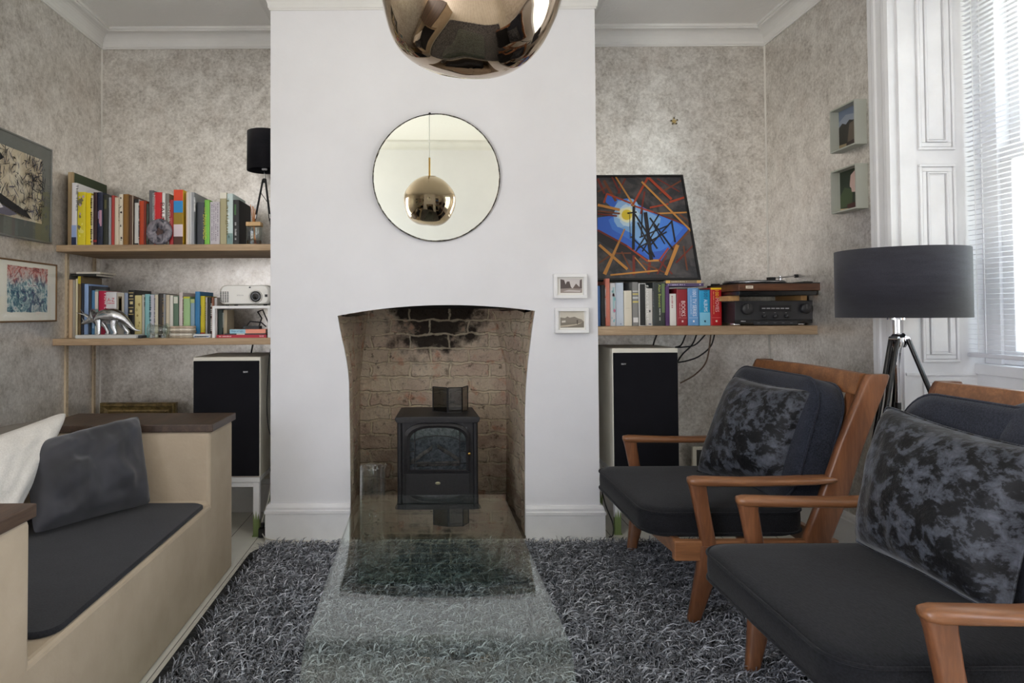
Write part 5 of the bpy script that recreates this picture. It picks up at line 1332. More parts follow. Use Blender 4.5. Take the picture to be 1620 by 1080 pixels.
def poly(pts, col):
    nlay[0] += 1; b.add([W(*cp(*p), .00006 * nlay[0]) for p in pts], [tuple(range(len(pts)))], mat(col, .45))
poly([(368, 195), (500, 240), (620, 292), (720, 330), (822, 372), (745, 450), (700, 490), (660, 545), (600, 545), (530, 500), (470, 462), (322, 385), (322, 318), (440, 300), (366, 236)], (58, 106, 206))
poly([(480, 215), (620, 292), (720, 330), (780, 372), (700, 470), (600, 530), (500, 440), (400, 380), (380, 330), (430, 290), (420, 225)], (74, 130, 220))
def disc(cx, cy, r, col, n=22, jag=0.0):
    rnd = random.Random(int(r)); poly([(cx + r * (1 + jag * rnd.uniform(-1, 1)) * math.cos(2 * PI * i / n), cy + r * (1 + jag * rnd.uniform(-1, 1)) * math.sin(2 * PI * i / n)) for i in range(n)], col)
poly([(430, 225), (520, 250), (660, 320), (640, 420), (560, 470), (500, 400), (440, 370), (410, 320)], (130, 176, 226))
disc(480, 300, 76, (150, 192, 236), jag=.18); disc(480, 300, 56, (200, 224, 242), jag=.2); disc(478, 302, 40, (244, 240, 200), jag=.12); disc(478, 303, 28, (236, 208, 60))
poly([(322, 385), (470, 462), (560, 520), (520, 560), (322, 440)], (40, 38, 42)); poly([(620, 500), (700, 490), (660, 550), (600, 545)], (58, 96, 190))
def beam(x1, y1, x2, y2, w, col, w2=None):
    d = Vector((x2 - x1, y2 - y1)); n_ = Vector((-d.y, d.x)).normalized(); w2 = w2 or w
    poly([(x1 + n_.x * w / 2, y1 + n_.y * w / 2), (x2 + n_.x * w2 / 2, y2 + n_.y * w2 / 2), (x2 - n_.x * w2 / 2, y2 - n_.y * w2 / 2), (x1 - n_.x * w / 2, y1 - n_.y * w / 2)], col)
BK = (34, 32, 36); OR = (196, 136, 66); RD = (168, 66, 38); BR_ = (118, 66, 40); DR = (120, 44, 34)
for q in ((355, 120, 420, 230, 14, BR_), (322, 110, 360, 190, 12, DR), (322, 180, 380, 150, 8, BR_), (470, 110, 430, 190, 8, DR), (770, 120, 650, 190, 9, BR_), (640, 110, 760, 180, 6, DR), (700, 245, 600, 265, 9, RD), (820, 290, 640, 296, 8, OR), (830, 210, 705, 236, 11, RD), (760, 300, 830, 340, 8, BR_),
          (500, 250, 620, 290, 9, RD), (620, 290, 790, 355, 8, DR), (370, 190, 500, 242, 9, RD), (355, 240, 372, 190, 10, RD), (322, 385, 480, 470, 10, DR), (480, 470, 590, 552, 9, RD), (590, 548, 655, 546, 11, OR), (700, 480, 650, 548, 9, RD), (830, 385, 715, 490, 12, BR_), (650, 545, 720, 620, 8, DR),
          (515, 520, 515, 625, 14, DR), (600, 555, 592, 620, 14, DR), (390, 625, 650, 600, 9, OR), (560, 560, 700, 620, 7, BR_), (520, 530, 580, 600, 6, OR), (330, 560, 420, 500, 9, BR_), (450, 500, 500, 600, 8, BR_), (740, 560, 830, 470, 10, DR), (780, 470, 800, 600, 8, BR_), (690, 520, 640, 620, 8, DR), (400, 510, 500, 508, 7, BR_)): beam(*q)
for q in ((515, 250, 512, 490, 15), (576, 290, 608, 545, 20), (492, 300, 496, 430, 3), (520, 300, 640, 485, 9), (650, 300, 525, 500, 8), (600, 320, 725, 490, 9), (720, 335, 600, 470, 8), (716, 335, 735, 450, 9), (545, 425, 700, 360, 7), (540, 480, 690, 395, 8), (535, 345, 625, 530, 8), (650, 350, 560, 500, 7), (560, 270, 555, 420, 7), (620, 360, 680, 460, 6), (500, 420, 600, 520, 7), (480, 296, 530, 290, 8)): beam(*q, BK)
for q in ((418, 98, 516, 258, 10, OR), (398, 98, 442, 190, 9, DR), (590, 105, 510, 250, 11, RD), (594, 108, 716, 222, 13, RD), (572, 180, 552, 300, 9, DR), (322, 252, 440, 278, 14, OR), (322, 284, 440, 298, 9, BR_), (322, 300, 425, 311, 8, DR), (466, 380, 358, 622, 7, OR, 20), (330, 465, 480, 595, 14, OR), (748, 465, 685, 626, 20, OR, 16), (556, 128, 832, 386, 10, OR, 22)): beam(*q)
b.build('painted_panel', pt)

# ---------------------------------------------------------------- amplifier and turntable
ya = 3.185
ax0, ax1 = PX(1163, 500, ya).x, PX(1292, 500, ya).x; az0 = zr + .012; az1 = PX(1225, 475.5, ya).z
am = thing('amplifier', 'black stereo amplifier with two big knobs on the right shelf', 'amplifier', ((ax0 + ax1) / 2, 3.33, zr))
AM = mat((32, 32, 34), .45); AM2 = mat((40, 40, 43), .4)
b = MB(); b.box((ax0 + .003, ya + .012, az0), (ax1 - .003, 3.50, az1 - .003), AM); b.build('casing', am, bevel=.002)
zm = PX(1225, 506, ya).z
b = MB(); b.box((ax0, ya, zm), (ax1, ya + .012, az1), AM2); b.build('front_panel', am, bevel=.002)
b = MB(); b.box((ax0, ya + .002, az0), (ax1, ya + .012, zm - .001), BLACK); p0, p1 = PX(1192, 508, ya), PX(1262, 513.5, ya); b.box((p0.x, ya, p1.z), (p1.x, ya + .003, p0.z), AM2)
q = PX(1176, 508, ya); b.text('~7', (q.x, ya + .0015, q.z), (1, 0, 0), (0, 0, 1), mat((220, 220, 220), .4), .024, .005)
for i in range(5): q = PX(1200 + i * 13, 510.5, ya); b.box((q.x - .006, ya - .0008, q.z - .0012), (q.x + .006, ya, q.z + .0012), mat((110, 110, 112), .4))
q = PX(1272, 509, ya); b.lathe([(.004, 0), (.004, .002)], BRASS, (q.x, ya, q.z), 10, M=Matrix.Rotation(PI / 2, 4, 'X')); b.build('lower_panel', am)
def knob(u, v, r, d, nm='knob'):
    q = PX(u, v, ya); b = MB(); b.lathe([(r, 0), (r, d * .85), (r * .92, d), (0.0005, d)], AM2, (q.x, ya, q.z), 28, M=Matrix.Rotation(PI / 2, 4, 'X')); b.box((q.x - .0008, ya - d - .0004, q.z), (q.x + .0008, ya - d + .001, q.z + r * .9), mat((120, 120, 120), .4)); b.build(nm, am)
knob(1180.5, 488.5, .0255, .02, 'volume_knob'); knob(1273, 488, .024, .02, 'selector_knob')
for u in (1208, 1225.5, 1243.5): knob(u, 500, .0085, .014, 'tone_knob')
b = MB(); p0, p1 = PX(1201.5, 483, ya), PX(1251.5, 492.5, ya); b.box((p0.x, ya - .001, p1.z), (p1.x, ya + .002, p0.z), BLACK)
for i in range(6): q = PX(1208 + i * 7.4, 487.6, ya); b.box((q.x - .0085, ya - .002, q.z - .0022), (q.x + .0085, ya, q.z + .0022), mat((186, 186, 190), .3, .5))
for i in range(3): q = PX(1208.5 + i * 17.5, 494.5, ya); b.box((q.x - .004, ya - .0005, q.z - .0008), (q.x + .004, ya, q.z + .0008), mat((150, 150, 150), .4))
b.build('display', am)
for u in (1168, 1270):
    q = PX(u, 515, ya)
    for y in (ya + .03, 3.46):
        b = MB(); b.lathe([(.021, zr), (.024, zr + .004), (.024, zr + .009), (.018, zr + .0125)], CHROME if y < 3.3 else BLACK, (q.x, y, 0), 20, caps=True); b.build('foot', am)
# wooden blocks carrying the turntable
yt = 3.12
tz0 = PX(1235, 467, yt).z; tz1 = PX(1235, 459.5, yt).z; tz2 = PX(1235, 447, yt).z
LW = m_wood((176, 132, 82), (212, 172, 118), 'y', 5, .6, 'pine_block')
for u0, u1, lab in ((1147, 1170, 'left pine block between the amplifier and the turntable'), (1262, 1277, 'right pine block between the amplifier and the turntable')):
    x0, x1 = PX(u0, 473, 3.2).x + .015, PX(u1, 473, 3.2).x; b = MB(); b.box((x0, 3.20, az1), (x1, 3.44, tz0), LW); o = b.build('wooden_block', bevel=.002, origin=((x0 + x1) / 2, 3.3, az1)); tag(o, lab, 'block', 'pine blocks under the turntable')
tx0, tx1 = PX(1168.5, 455, yt).x, PX(1304, 455, yt).x
tt = thing('turntable', 'walnut-sided record turntable standing over the black amplifier', 'turntable', ((tx0 + tx1) / 2, 3.3, tz0))
b = MB(); b.box((tx0 + .004, yt + .004, tz0), (tx1 - .03, 3.47, tz1), BLACKG); b.build('base', tt, bevel=.003)
b = MB(); b.box((tx0, yt, tz1), (tx1, 3.475, tz2 - .004), WALNUT); b.build('plinth', tt, bevel=.002)
b = MB(); b.box((tx0, yt, tz2 - .004), (tx1, 3.475, tz2), BLACK); b.build('deck', tt)
q = PX(1185.5, 454, yt); b = MB(); b.box((q.x - .0165, yt - .0015, q.z - .0065), (q.x + .0165, yt, q.z + .0065), mat((222, 210, 190), .4)); b.text('~4', (q.x, yt - .002, q.z), (1, 0, 0), (0, 0, 1), mat((150, 120, 110), .5), .02, .006); b.build('name_plate', tt)
pc = (tx0 + .155, 3.30, 0)
b = MB(); b.lathe([(.13, tz2), (.14, tz2 + .004), (.14, tz2 + .011), (.135, tz2 + .012)], mat((170, 172, 176), .2, 1.0), pc, 56, caps=True); b.build('platter', tt)
b = MB(); b.lathe([(.134, tz2 + .012), (.134, tz2 + .0145), (.002, tz2 + .0145)], BLACK, pc, 56); b.tube([(pc[0], pc[1], tz2 + .014), (pc[0], pc[1], tz2 + .02)], .003, CHROME, 8); b.build('mat', tt)
tp = Vector((tx1 - .075, 3.36, tz2))
b = MB(); b.lathe([(.026, tz2), (.026, tz2 + .012), (.016, tz2 + .016)], BLACK, (tp.x, tp.y, 0), 24, caps=True); b.tube([tp + Vector((0, 0, .014)), tp + Vector((0, 0, .042))], .009, CHROME, 12); b.build('tonearm_base', tt)
e0, e1 = Vector((PX(1259, 436.5, 3.30).x, 3.30, PX(1259, 436.5, 3.30).z)), Vector((PX(1219, 440, 3.20).x, 3.20, PX(1219, 440, 3.20).z))
b = MB(); b.tube([e0, e1], .0032, CHROME, 8); b.tube([e0 + Vector((-.004, 0, 0)), e0 + Vector((.012, .006, .001))], .008, BLACK, 10); b.box((e1.x - .016, e1.y - .02, e1.z - .009), (e1.x + .014, e1.y + .006, e1.z + .004), BLACK); b.build('tonearm', tt)
b = MB(); b.box((tx1 - .08, 3.15, tz2), (tx1 - .035, 3.24, tz2 + .006), BLACK); b.build('slider', tt, bevel=.001)
b = MB(); q = tx0 - .0; b.box((tx0 + .004, 3.40, tz2), (tx0 + .034, 3.44, tz2 + .008), BLACK); b.build('hinge', tt)

# ---------------------------------------------------------------- cables
def cable(pts, r, mt, label, group=None, nm='cable'):
    P_ = [Vector(p) for p in pts]; out = []
    for i in range(len(P_) - 1):
        p0, p1, p2, p3 = P_[max(i - 1, 0)], P_[i], P_[i + 1], P_[min(i + 2, len(P_) - 1)]
        for k in range(8):
            t = k / 8; out.append(.5 * ((2 * p1) + (-p0 + p2) * t + (2 * p0 - 5 * p1 + 4 * p2 - p3) * t * t + (-p0 + 3 * p1 - 3 * p2 + p3) * t ** 3))
    out.append(P_[-1]); b = MB(); b.tube(out, r, mt, 7); o = b.build(nm, origin=out[0]); tag(o, label, 'cable', group); return o
cg = 'cables hanging under the right shelf'
Yc = 3.42
for lst, lab, cl in (([(1131, 531), (1124, 548), (1105, 564), (1085, 571), (1072, 573)], 'longest black cable sagging from the right shelf to the loudspeaker', (20, 20, 20)), ([(1103, 531), (1095, 545), (1080, 560), (1070, 575)], 'black cable dropping steeply behind the right loudspeaker corner', (24, 24, 24)), ([(1118, 531), (1100, 545), (1080, 549), (1068, 549)], 'black cable running flat just below the right shelf', (22, 22, 22)), ([(1125, 531), (1118, 570), (1100, 592), (1076, 606)], 'thin brownish cable hanging lowest under the right shelf', (104, 84, 66)), ([(1040, 531), (1035, 540), (1033, 548)], 'short dark cable over the middle of the right loudspeaker', (40, 38, 38)), ([(1086, 531), (1078, 545), (1069, 549)], 'short black cable at the top right corner of the right loudspeaker', (22, 22, 22))):
    cable([Vector((PX(lst[0][0], 531, Yc).x, Yc, zr - .0405))] + [PX(u, v, Yc + .02 * i) for i, (u, v) in enumerate(lst) if i], .0038, mat(cl, .5), lab, cg, 'hanging_cable')
cable([(PX(401, 543, 3.5).x, 3.5, zl - .031), (PX(398, 560, 3.5).x, 3.5, .84), PX(396, 570, 3.57)], .004, BLACK, 'black cable dropping from the lower left shelf behind the loudspeaker')
cable([(-.765, 3.30, .885), (-.778, 3.30, .80), (-.783, 3.28, .62), (-.775, 3.27, .50), (-.752, 3.26, .40), (-.75, 3.25, .2), (-.76, 3.2, .05)], .002, BLACK, 'thin black cable down the side of the left loudspeaker')
cable([(-.748, 3.27, .33), (-.762, 3.23, .17), (-.785, 3.19, .06), (-.77, 3.15, .02), (-.72, 3.08, .02), (-.60, 3.06, .02), (-.5, 3.055, .021)], .003, mat((206, 202, 192), .5), 'white cable trailing round the left skirting corner to the rug')
b = MB(); q = Vector((-.775, 3.165, .0)); b.box((q.x - .018, q.y - .012, .004), (q.x + .02, q.y + .02, .045), BLACK); b.box((q.x - .008, q.y - .003, .045), (q.x + .006, q.y + .012, .07), BLACK); o = b.build('plug', bevel=.004, origin=q); tag(o, 'black plug on the floor beside the left loudspeaker stand', 'plug')
cable([(.80, 3.33, .30), (.815, 3.22, .14), (.835, 3.16, .06), (.825, 3.12, .02), (.80, 3.09, .02)], .003, BLACK, 'black cable curling at the floor beside the right skirting corner')
cable([(1.76, 3.0, .09), (1.70, 2.97, .02), (1.62, 2.98, .004), (1.5, 3.06, .004), (1.40, 3.1, .004)], .003, mat((206, 202, 192), .5), 'white cable on the floorboards behind the armchairs')
# pale-edged panel between loudspeaker and armchair
fp_ = thing('leaning_panel', 'pale-edged dark panel leaning on the wall behind the far armchair', 'panel', (1.36, 3.52, 0))
x0 = PX(1096, 720, 3.50).x; b = MB(); zt3 = PX(1096, 707, 3.5).z
for q_ in (((x0, 3.50, 0), (x0 + .02, 3.52, zt3)), ((x0 + .02, 3.50, zt3 - .015), (x0 + .23, 3.52, zt3)), ((x0 + .23, 3.5, 0), (x0 + .25, 3.52, zt3))): b.box(*q_, CREAMP)
b.build('frame', fp_, bevel=.002); b = MB(); b.box((x0 + .02, 3.506, 0), (x0 + .23, 3.518, zt3 - .015), mat((52, 52, 50), .6)); b.build('inset', fp_)

# ================================================================== PICTURES AND SMALL THINGS ON THE WALLS
# gilt frame in the left alcove
gx0, gx1 = PX(156.5, 645, 3.46).x, PX(276.5, 645, 3.46).x; gz = PX(215, 637.5, 3.46).z
gf = thing('gilt_picture_frame', 'old gilt picture frame standing behind the bench in the left alcove', 'picture frame', ((gx0 + gx1) / 2, 3.48, 0))
GILT = m_noise2((84, 70, 42), (150, 128, 82), 30, 'worn_gilt', .45, (.35, .65), 4, .5, .4, (1, 1, 1), .3)
b = MB()
def framebars(b, x0, x1, z0, z1, y, prof, mt):
    for (w, d), (w2, d2) in zip(prof, prof[1:]):
        A = [(x0 + w, z0 + w), (x1 - w, z0 + w), (x1 - w, z1 - w), (x0 + w, z1 - w)]; B = [(x0 + w2, z0 + w2), (x1 - w2, z0 + w2), (x1 - w2, z1 - w2), (x0 + w2, z1 - w2)]
        for i in range(4):
            j = (i + 1) % 4; b.quad([(A[i][0], y - d, A[i][1]), (A[j][0], y - d, A[j][1]), (B[j][0], y - d2, B[j][1]), (B[i][0], y - d2, B[i][1])], mt)
framebars(b, gx0, gx1, 0, gz, 3.50, [(0, 0), (0, .03), (.006, .04), (.014, .04), (.022, .030), (.036, .022), (.044, .026), (.05, .018), (.05, .0)], GILT); b.build('frame', gf)
b = MB(); b.box((gx0 + .03, 3.492, .03), (gx1 - .03, 3.50, gz - .03), m_noise2((96, 82, 58), (150, 132, 96), 5, 'faded_canvas', .7)); b.build('canvas', gf)

# pictures on the left wall
def wallpic(name, label, y0, y1, z0, z1, fw, depth, fm, matm, art, am_=(0, 0, 0, 0)):
    r = thing(name, label, 'picture', (XL, (y0 + y1) / 2, z0))
    b = MB()
    for q_ in (((XL + .0005, y0, z0), (XL + depth, y1, z0 + fw)), ((XL + .0005, y0, z1 - fw), (XL + depth, y1, z1)), ((XL + .0005, y0, z0 + fw), (XL + depth, y0 + fw, z1 - fw)), ((XL + .0005, y1 - fw, z0 + fw), (XL + depth, y1, z1 - fw))): b.box(*q_, fm)
    b.build('frame', r, bevel=.0015)
    b = MB(); b.box((XL + .0005, y0 + fw, z0 + fw), (XL + depth - .005, y1 - fw, z1 - fw), matm); b.build('mount', r)
    a0, a1, c0, c1 = am_
    b = MB(); art(b, XL + depth - .0046, a0, a1, c0, c1); b.build('artwork', r)
    b = MB(); b.quad([(XL + depth - .002, y0 + fw, z0 + fw), (XL + depth - .002, y1 - fw, z0 + fw), (XL + depth - .002, y1 - fw, z1 - fw), (XL + depth - .002, y0 + fw, z1 - fw)], m_clear((250, 250, 250), 4.5, .03, 0, 'picture_glass')); b.build('glass', r)
def art_ink(b, x, y0, y1, z0, z1):
    b.quad([(x, y0, z0), (x, y1, z0), (x, y1, z1), (x, y0, z1)], m_noise2((206, 190, 160), (222, 212, 190), 8, 'aged_paper', .8))
    rnd = random.Random(4); ink = [mat((30, 28, 30), .8), mat((64, 60, 62), .8), mat((96, 92, 104), .8)]
    k = 0
    for i in range(420):
        k += 1
        cy, cz = y0 + (y1 - y0) * (1 - .75 * rnd.random() ** 1.5) , z0 + (z1 - z0) * rnd.uniform(.03, .97); L = rnd.uniform(.006, .06); w = rnd.uniform(.0006, .0030); a = PI / 2 + rnd.gauss(0, .75)
        pts = []; n_ = 5
        for s in (1, -1):
            for j in range(n_ + 1):
                t = (j if s > 0 else n_ - j) / n_; yy = cy + L * (t - .5) * math.cos(a) + .004 * math.sin(t * 4 + i); zz = cz + L * (t - .5) * math.sin(a)
                ww = w * (1 - (2 * t - 1) ** 2 * .8) * s; pts.append((x + .00004 * k, min(max(yy + ww * math.sin(a), y0 + .0005), y1 - .0005), min(max(zz - ww * math.cos(a), z0 + .0005), z1 - .0005)))
        b.add(pts, [tuple(range(len(pts)))], ink[i % 3 if i % 5 else 0])
    # dark sloping foreground and a dark dome, as brushed shapes
    def sh(ps, m_):
        nonlocal k
        k += 1; b.add([(x + .00004 * k, y0 + (y1 - y0) * p, z0 + (z1 - z0) * q) for p, q in ps], [tuple(range(len(ps)))], m_)
    sh([(0, .72), (.30, .66), (.42, .80), (.30, .95), (.1, 1), (0, 1)], ink[0]); sh([(0, .38), (.35, .30), (.72, .12), (.8, .02), (.62, .06), (.3, .2), (0, .26)], ink[0]); sh([(0, .24), (.3, .18), (.6, .05), (.5, .0), (0, .0)], ink[2]); sh([(.12, .3), (.3, .26), (.42, .1), (.3, .04), (.1, .1)], mat((206, 200, 204), .8))
    for t in range(0): sh([(.45 + t * .075, .08), (.465 + t * .075, .08), (.47 + t * .075 + .01 * math.sin(t), .97), (.452 + t * .075, .97)], ink[1])
wallpic('framed_picture', 'large ink drawing in a grey mount and grey frame on the left wall', 2.43, 3.092, 1.352, 1.782, .008, .022, mat((128, 130, 128), .35, .5), mat((98, 102, 96), .85), art_ink, (2.50, 3.016, 1.433, 1.718))
m_art, nt, bs = base('smeared_pastel_print'); v = coords(nt, (1, 1, 1)); n1 = tnoise(nt, v, 16, 5, .65, .8); n2 = tnoise(nt, v, 26, 5, .7, 1.4)
sz = N(nt, 'ShaderNodeSeparateXYZ'); nt.links.new(v, sz.inputs[0])
hh = math_(nt, 'ADD', sz.outputs[2], math_(nt, 'MULTIPLY', math_(nt, 'SUBTRACT', n1, .5), .16))
up_ = ramp(nt, n2, [(.38, (112, 44, 44)), (.47, (176, 84, 74)), (.55, (206, 176, 164)), (.62, (150, 110, 110))]); lo_ = ramp(nt, n2, [(.36, (40, 52, 92)), (.45, (58, 104, 120)), (.53, (150, 176, 176)), (.6, (216, 220, 214)), (.66, (90, 84, 110))])
nt.links.new(mix(nt, ramp(nt, hh, [(.12, (0, 0, 0)), (.17, (255, 255, 255))]), lo_, up_), bs.inputs['Base Color']); bs.inputs['Roughness'].default_value = .8
def art_pastel(b, x, y0, y1, z0, z1):
    rnd = random.Random(2); pts = []
    for (ya, za), (yb, zb2) in (((y0, z0), (y1, z0)), ((y1, z0), (y1, z1)), ((y1, z1), (y0, z1)), ((y0, z1), (y0, z0))):
        for i in range(9):
            t = i / 9; pts.append((x, ya + (yb - ya) * t + rnd.uniform(-.002, .002), za + (zb2 - za) * t + rnd.uniform(-.002, .002)))
    b.add(pts, [tuple(range(len(pts)))], m_art)
wallpic('framed_picture', 'red and teal smeared print in a thin bronze frame below the ink drawing', 2.70, 3.146, 1.0, 1.262, .007, .018, mat((128, 96, 62), .35, .6), mat((226, 222, 208), .9), art_pastel, (2.778, 3.072, 1.043, 1.235))
# the print's own coordinates start at its lower edge: shift the artwork's origin there
for o_ in bpy.data.objects:
    if o_.name.startswith('artwork') and o_.data.materials and o_.data.materials[0] == m_art:
        for v_ in o_.data.vertices: v_.co.z -= 1.043
        o_.matrix_parent_inverse = o_.matrix_parent_inverse @ Matrix.Translation((0, 0, 1.043))

# small white frames on the chimney breast
def smallframe(u0, v0, u1, v1, pu0, pv0, pu1, pv1, label, art):
    Y = YF - .034; a, c = PX(u0, v0, Y), PX(u1, v1, Y); p, q_ = PX(pu0, pv0, Y + .012), PX(pu1, pv1, Y + .012)
    r = thing('photo_frame', label, 'photo frame', ((a.x + c.x) / 2, YF, c.z), 'small white photo frames on the chimney breast')
    b = MB(); w = .015
    for q2 in (((a.x, Y, a.z - w), (c.x, YF - .0005, a.z)), ((a.x, Y, c.z), (c.x, YF - .0005, c.z + w)), ((a.x, Y, c.z + w), (a.x + w, YF - .0005, a.z - w)), ((c.x - w, Y, c.z + w), (c.x, YF - .0005, a.z - w))): b.box(*q2, WHITEP)
    b.build('frame', r, bevel=.0012)
    b = MB(); b.box((a.x + w, Y + .014, c.z + w), (c.x - w, YF - .0005, a.z - w), mat((228, 226, 220), .8)); b.build('mount', r)
    b = MB(); art(b, Y + .0135, p.x, q_.x, q_.z, p.z); b.build('photograph', r)
def shp(b, y, x0, x1, z0, z1):
    k = [0]
    def f(ps, col):
        k[0] += 1; b.add([(x0 + (x1 - x0) * a, y - .00005 * k[0], z0 + (z1 - z0) * c) for a, c in ps], [tuple(range(len(ps)))], mat(col, .6))
    return f
def photo1(b, y, x0, x1, z0, z1):
    f = shp(b, y, x0, x1, z0, z1); f([(0, 0), (1, 0), (1, 1), (0, 1)], (206, 200, 198)); f([(0, .3), (0, .98), (.18, .92), (.24, .6), (.3, .8), (.42, .82), (.48, .45), (.55, .3)], (88, 78, 76)); f([(.55, .28), (.72, .66), (.88, .42), (1, .3)], (112, 98, 94)); f([(.88, .3), (.9, .9), (1, .98), (1, .3)], (104, 92, 90)); f([(0, 0), (1, 0), (1, .28), (.5, .34), (0, .3)], (150, 138, 132)); f([(.1, .1), (.9, .06), (.95, .16), (.4, .22)], (196, 188, 184))
def photo2(b, y, x0, x1, z0, z1):
    f = shp(b, y, x0, x1, z0, z1); f([(0, 0), (1, 0), (1, 1), (0, 1)], (204, 198, 184)); f([(0, .3), (0, .62), (.2, .58), (.3, .68), (.4, .6), (.6, .66), (.75, .56), (.9, .5), (1, .36), (1, .3)], (136, 128, 116)); f([(0, 0), (1, 0), (1, .34), (.5, .3), (0, .34)], (126, 118, 106)); f([(0, .05), (0, .12), (.6, .2), (.95, .32), (.7, .16), (.3, .06)], (190, 178, 158)); f([(.06, .3), (.22, .32), (.22, .44), (.06, .42)], (206, 200, 190)); f([(.7, .2), (.74, .2), (.75, .46), (.69, .46)], (84, 76, 68))
smallframe(876.5, 433, 929, 471.5, 886.5, 441, 921, 463, 'small white frame with a photo of trees and a pointed roof, upper of two', photo1)
smallframe(878.5, 487, 932, 526.5, 886.5, 492, 924, 518, 'small white frame with a photo of a wide low landscape, lower of two', photo2)

# deep box frames on the right wall
BOXF = mat((172, 174, 164), .6)
def boxframe(vt, vb, label, art):
    x = XR - .049; yn = 2.766; yf_ = 2.94; z1 = 1.03 + (V0 + F * math.tan(TH) - vt) * yn / F; z0 = z1 - .183
    z1 = PX(1358, vt, yn * 1.0).z; z0 = PX(1358, vb, yn).z
    r = thing('box_frame', label, 'picture frame', (XR, (yn + yf_) / 2, z0), 'grey box frames on the right wall')
    b = MB(); w = .006
    for q_ in (((x, yn, z0), (XR - .0005, yf_, z0 + w)), ((x, yn, z1 - w), (XR - .0005, yf_, z1)), ((x, yn, z0 + w), (XR - .0005, yn + w, z1 - w)), ((x, yf_ - w, z0 + w), (XR - .0005, yf_, z1 - w))): b.box(*q_, BOXF)
    b.build('frame', r)
    b = MB(); k = [0]; xx = XR - .012
    b.box((xx, yn + w, z0 + w), (XR - .0005, yf_ - w, z1 - w), BOXF)
    def f(ps, col):     # 0..1 across from the far side to the near side
        k[0] += 1; b.add([(xx - .0004 - .00005 * k[0], yf_ - w - (yf_ - yn - 2 * w) * a, z0 + w + (z1 - z0 - 2 * w) * c) for a, c in ps], [tuple(range(len(ps)))], mat(col, .6))
    art(f); b.build('photograph', r)
def pa1(f):
    f([(0, 0), (1, 0), (1, 1), (0, 1)], (142, 150, 162)); f([(0, .74), (.3, .86), (.7, .8), (1, .9), (1, 1), (0, 1)], (112, 124, 144)); f([(0, 0), (1, 0), (1, .7), (.85, .72), (.6, .66), (.45, .7), (.3, .62), (.15, .68), (0, .6)], (58, 56, 50)); f([(.35, .15), (.45, .6), (.7, .66), (.9, .5), (.95, .3), (.7, .12)], (96, 86, 74)); f([(.8, .12), (1, .12), (1, .4), (.88, .34)], (150, 144, 134)); f([(0, 0), (1, 0), (1, .12), (0, .16)], (150, 134, 104)); f([(.3, .0), (.32, .16), (1, .22), (1, .0)], (58, 48, 44))
def pa2(f):
    f([(0, 0), (1, 0), (1, 1), (0, 1)], (48, 58, 46)); f([(0, .1), (.5, .12), (.55, .5), (.2, .6), (0, .4)], (70, 84, 58)); f([(.42, .64), (.46, .86), (.62, .94), (.86, .92), (1, .84), (1, .3), (.7, .3), (.66, .42), (.5, .44), (.48, .54), (.42, .58)], (196, 168, 158)); f([(.66, .12), (.7, .34), (1, .36), (1, .12)], (186, 160, 152)); f([(.3, .02), (.3, .16), (1, .2), (1, .02)], (76, 44, 42)); f([(0, 0), (.34, 0), (.34, .06), (0, .09)], (196, 176, 140))
boxframe(156.5, 227.5, 'grey box frame with a photo of sky and dark trees, upper of two', pa1)
boxframe(258, 329, 'grey box frame with a photo of a pale stone head, lower of two', pa2)

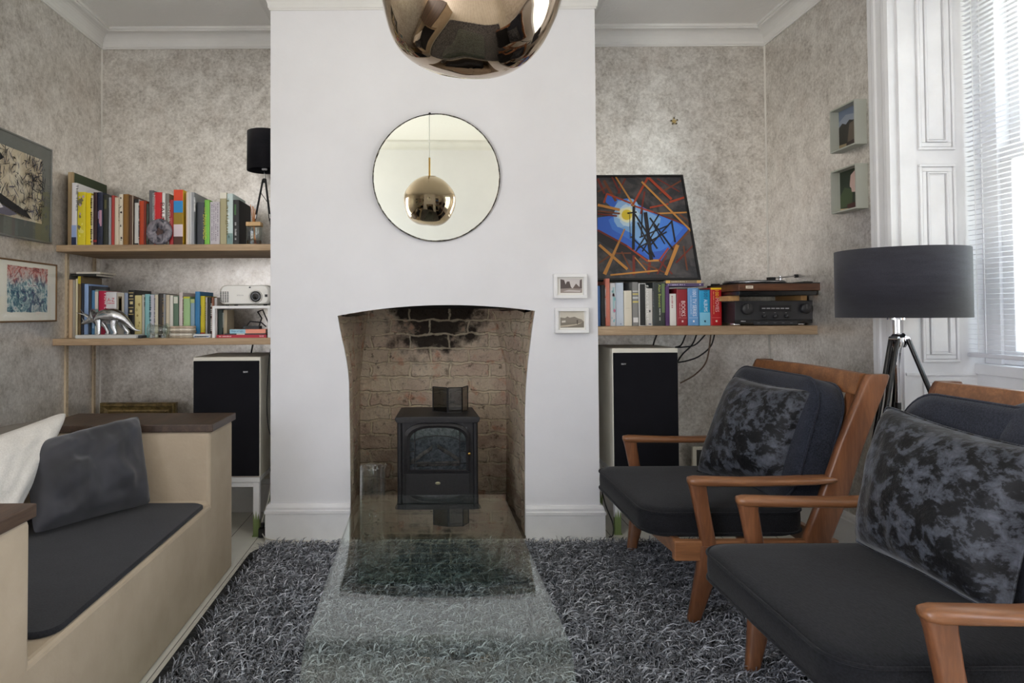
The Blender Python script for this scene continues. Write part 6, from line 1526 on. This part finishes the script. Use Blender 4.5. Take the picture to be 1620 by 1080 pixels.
# brass flower-shaped hook in the right alcove
q = PX(1066.5, 192, YB - .006); b = MB()
for i in range(5):
    a = 2 * PI * i / 5 + .4; b.tube([(q.x, YB - .001, q.z), (q.x + .006 * math.cos(a), YB - .007, q.z + .006 * math.sin(a)), (q.x + .016 * math.cos(a), YB - .008, q.z + .016 * math.sin(a))], [.004, .0035, .004], mat((206, 186, 130), .35, .6), 8)
    b.ball((q.x + .0165 * math.cos(a), YB - .0105, q.z + .0165 * math.sin(a)), (.0045, .002, .0045), mat((66, 54, 32), .4), 10, 6)
b.ball((q.x, YB - .008, q.z), (.006, .005, .006), mat((206, 186, 130), .35, .6), 12, 8)
o = b.build('wall_hook', origin=(q.x, YB, q.z)); tag(o, 'tiny brass flower-shaped hook on the right alcove wallpaper', 'hook')
# ================================================================== LIGHT
w = bpy.data.worlds.new('daylight'); SC.world = w; w.use_nodes = True
bg = w.node_tree.nodes['Background']; bg.inputs[1].default_value = 11.2
_nt = w.node_tree; _tc = N(_nt, 'ShaderNodeTexCoord'); _sx = N(_nt, 'ShaderNodeSeparateXYZ'); _nt.links.new(_tc.outputs['Generated'], _sx.inputs[0])
# cool overcast sky above, paler warm light coming up off the ground
_cr = ramp(_nt, math_(_nt, 'ADD', math_(_nt, 'MULTIPLY', _sx.outputs[2], .5), .5), [(0.0, (0.96, 0.90, 0.80, 1)), (0.47, (0.98, 0.94, 0.86, 1)), (0.54, (0.84, 0.88, 1.0, 1)), (1.0, (0.78, 0.84, 1.0, 1))])
_nt.links.new(_cr, bg.inputs[0])
def portal(nm, x, y, z, sy, sz, s=1):
    l = bpy.data.lights.new(nm, 'AREA'); l.shape = 'RECTANGLE'; l.size = sy; l.size_y = sz; l.cycles.is_portal = True
    o = bpy.data.objects.new(nm, l); COL.objects.link(o); o.location = (x, y, z)
    o.rotation_euler = (PI / 2, 0, PI / 2 * s)      # faces -x, into the room
    return o
portal('window_daylight', 2.20, (WY0 + WY1) / 2, (WZ0 + WZ1) / 2, WY1 - WY0, WZ1 - WZ0)
portal('window_daylight', 2.20, -.2, 1.555, 1.1, 1.61)  # portal of the added fill window
portal('fill_door_daylight', XL - .14, 0, 1.2, 1.5, 2.0, -1)  # portal of the added glazed doors
vs_ = SC.view_settings
vs_.view_transform = 'Standard'; vs_.look = 'None'; vs_.gamma = 1.0; vs_.use_curve_mapping = False; vs_.exposure = 0.0
SC.cycles.max_bounces = 12; SC.cycles.diffuse_bounces = 6; SC.cycles.transparent_max_bounces = 24
SC.cycles.sample_clamp_indirect = 8
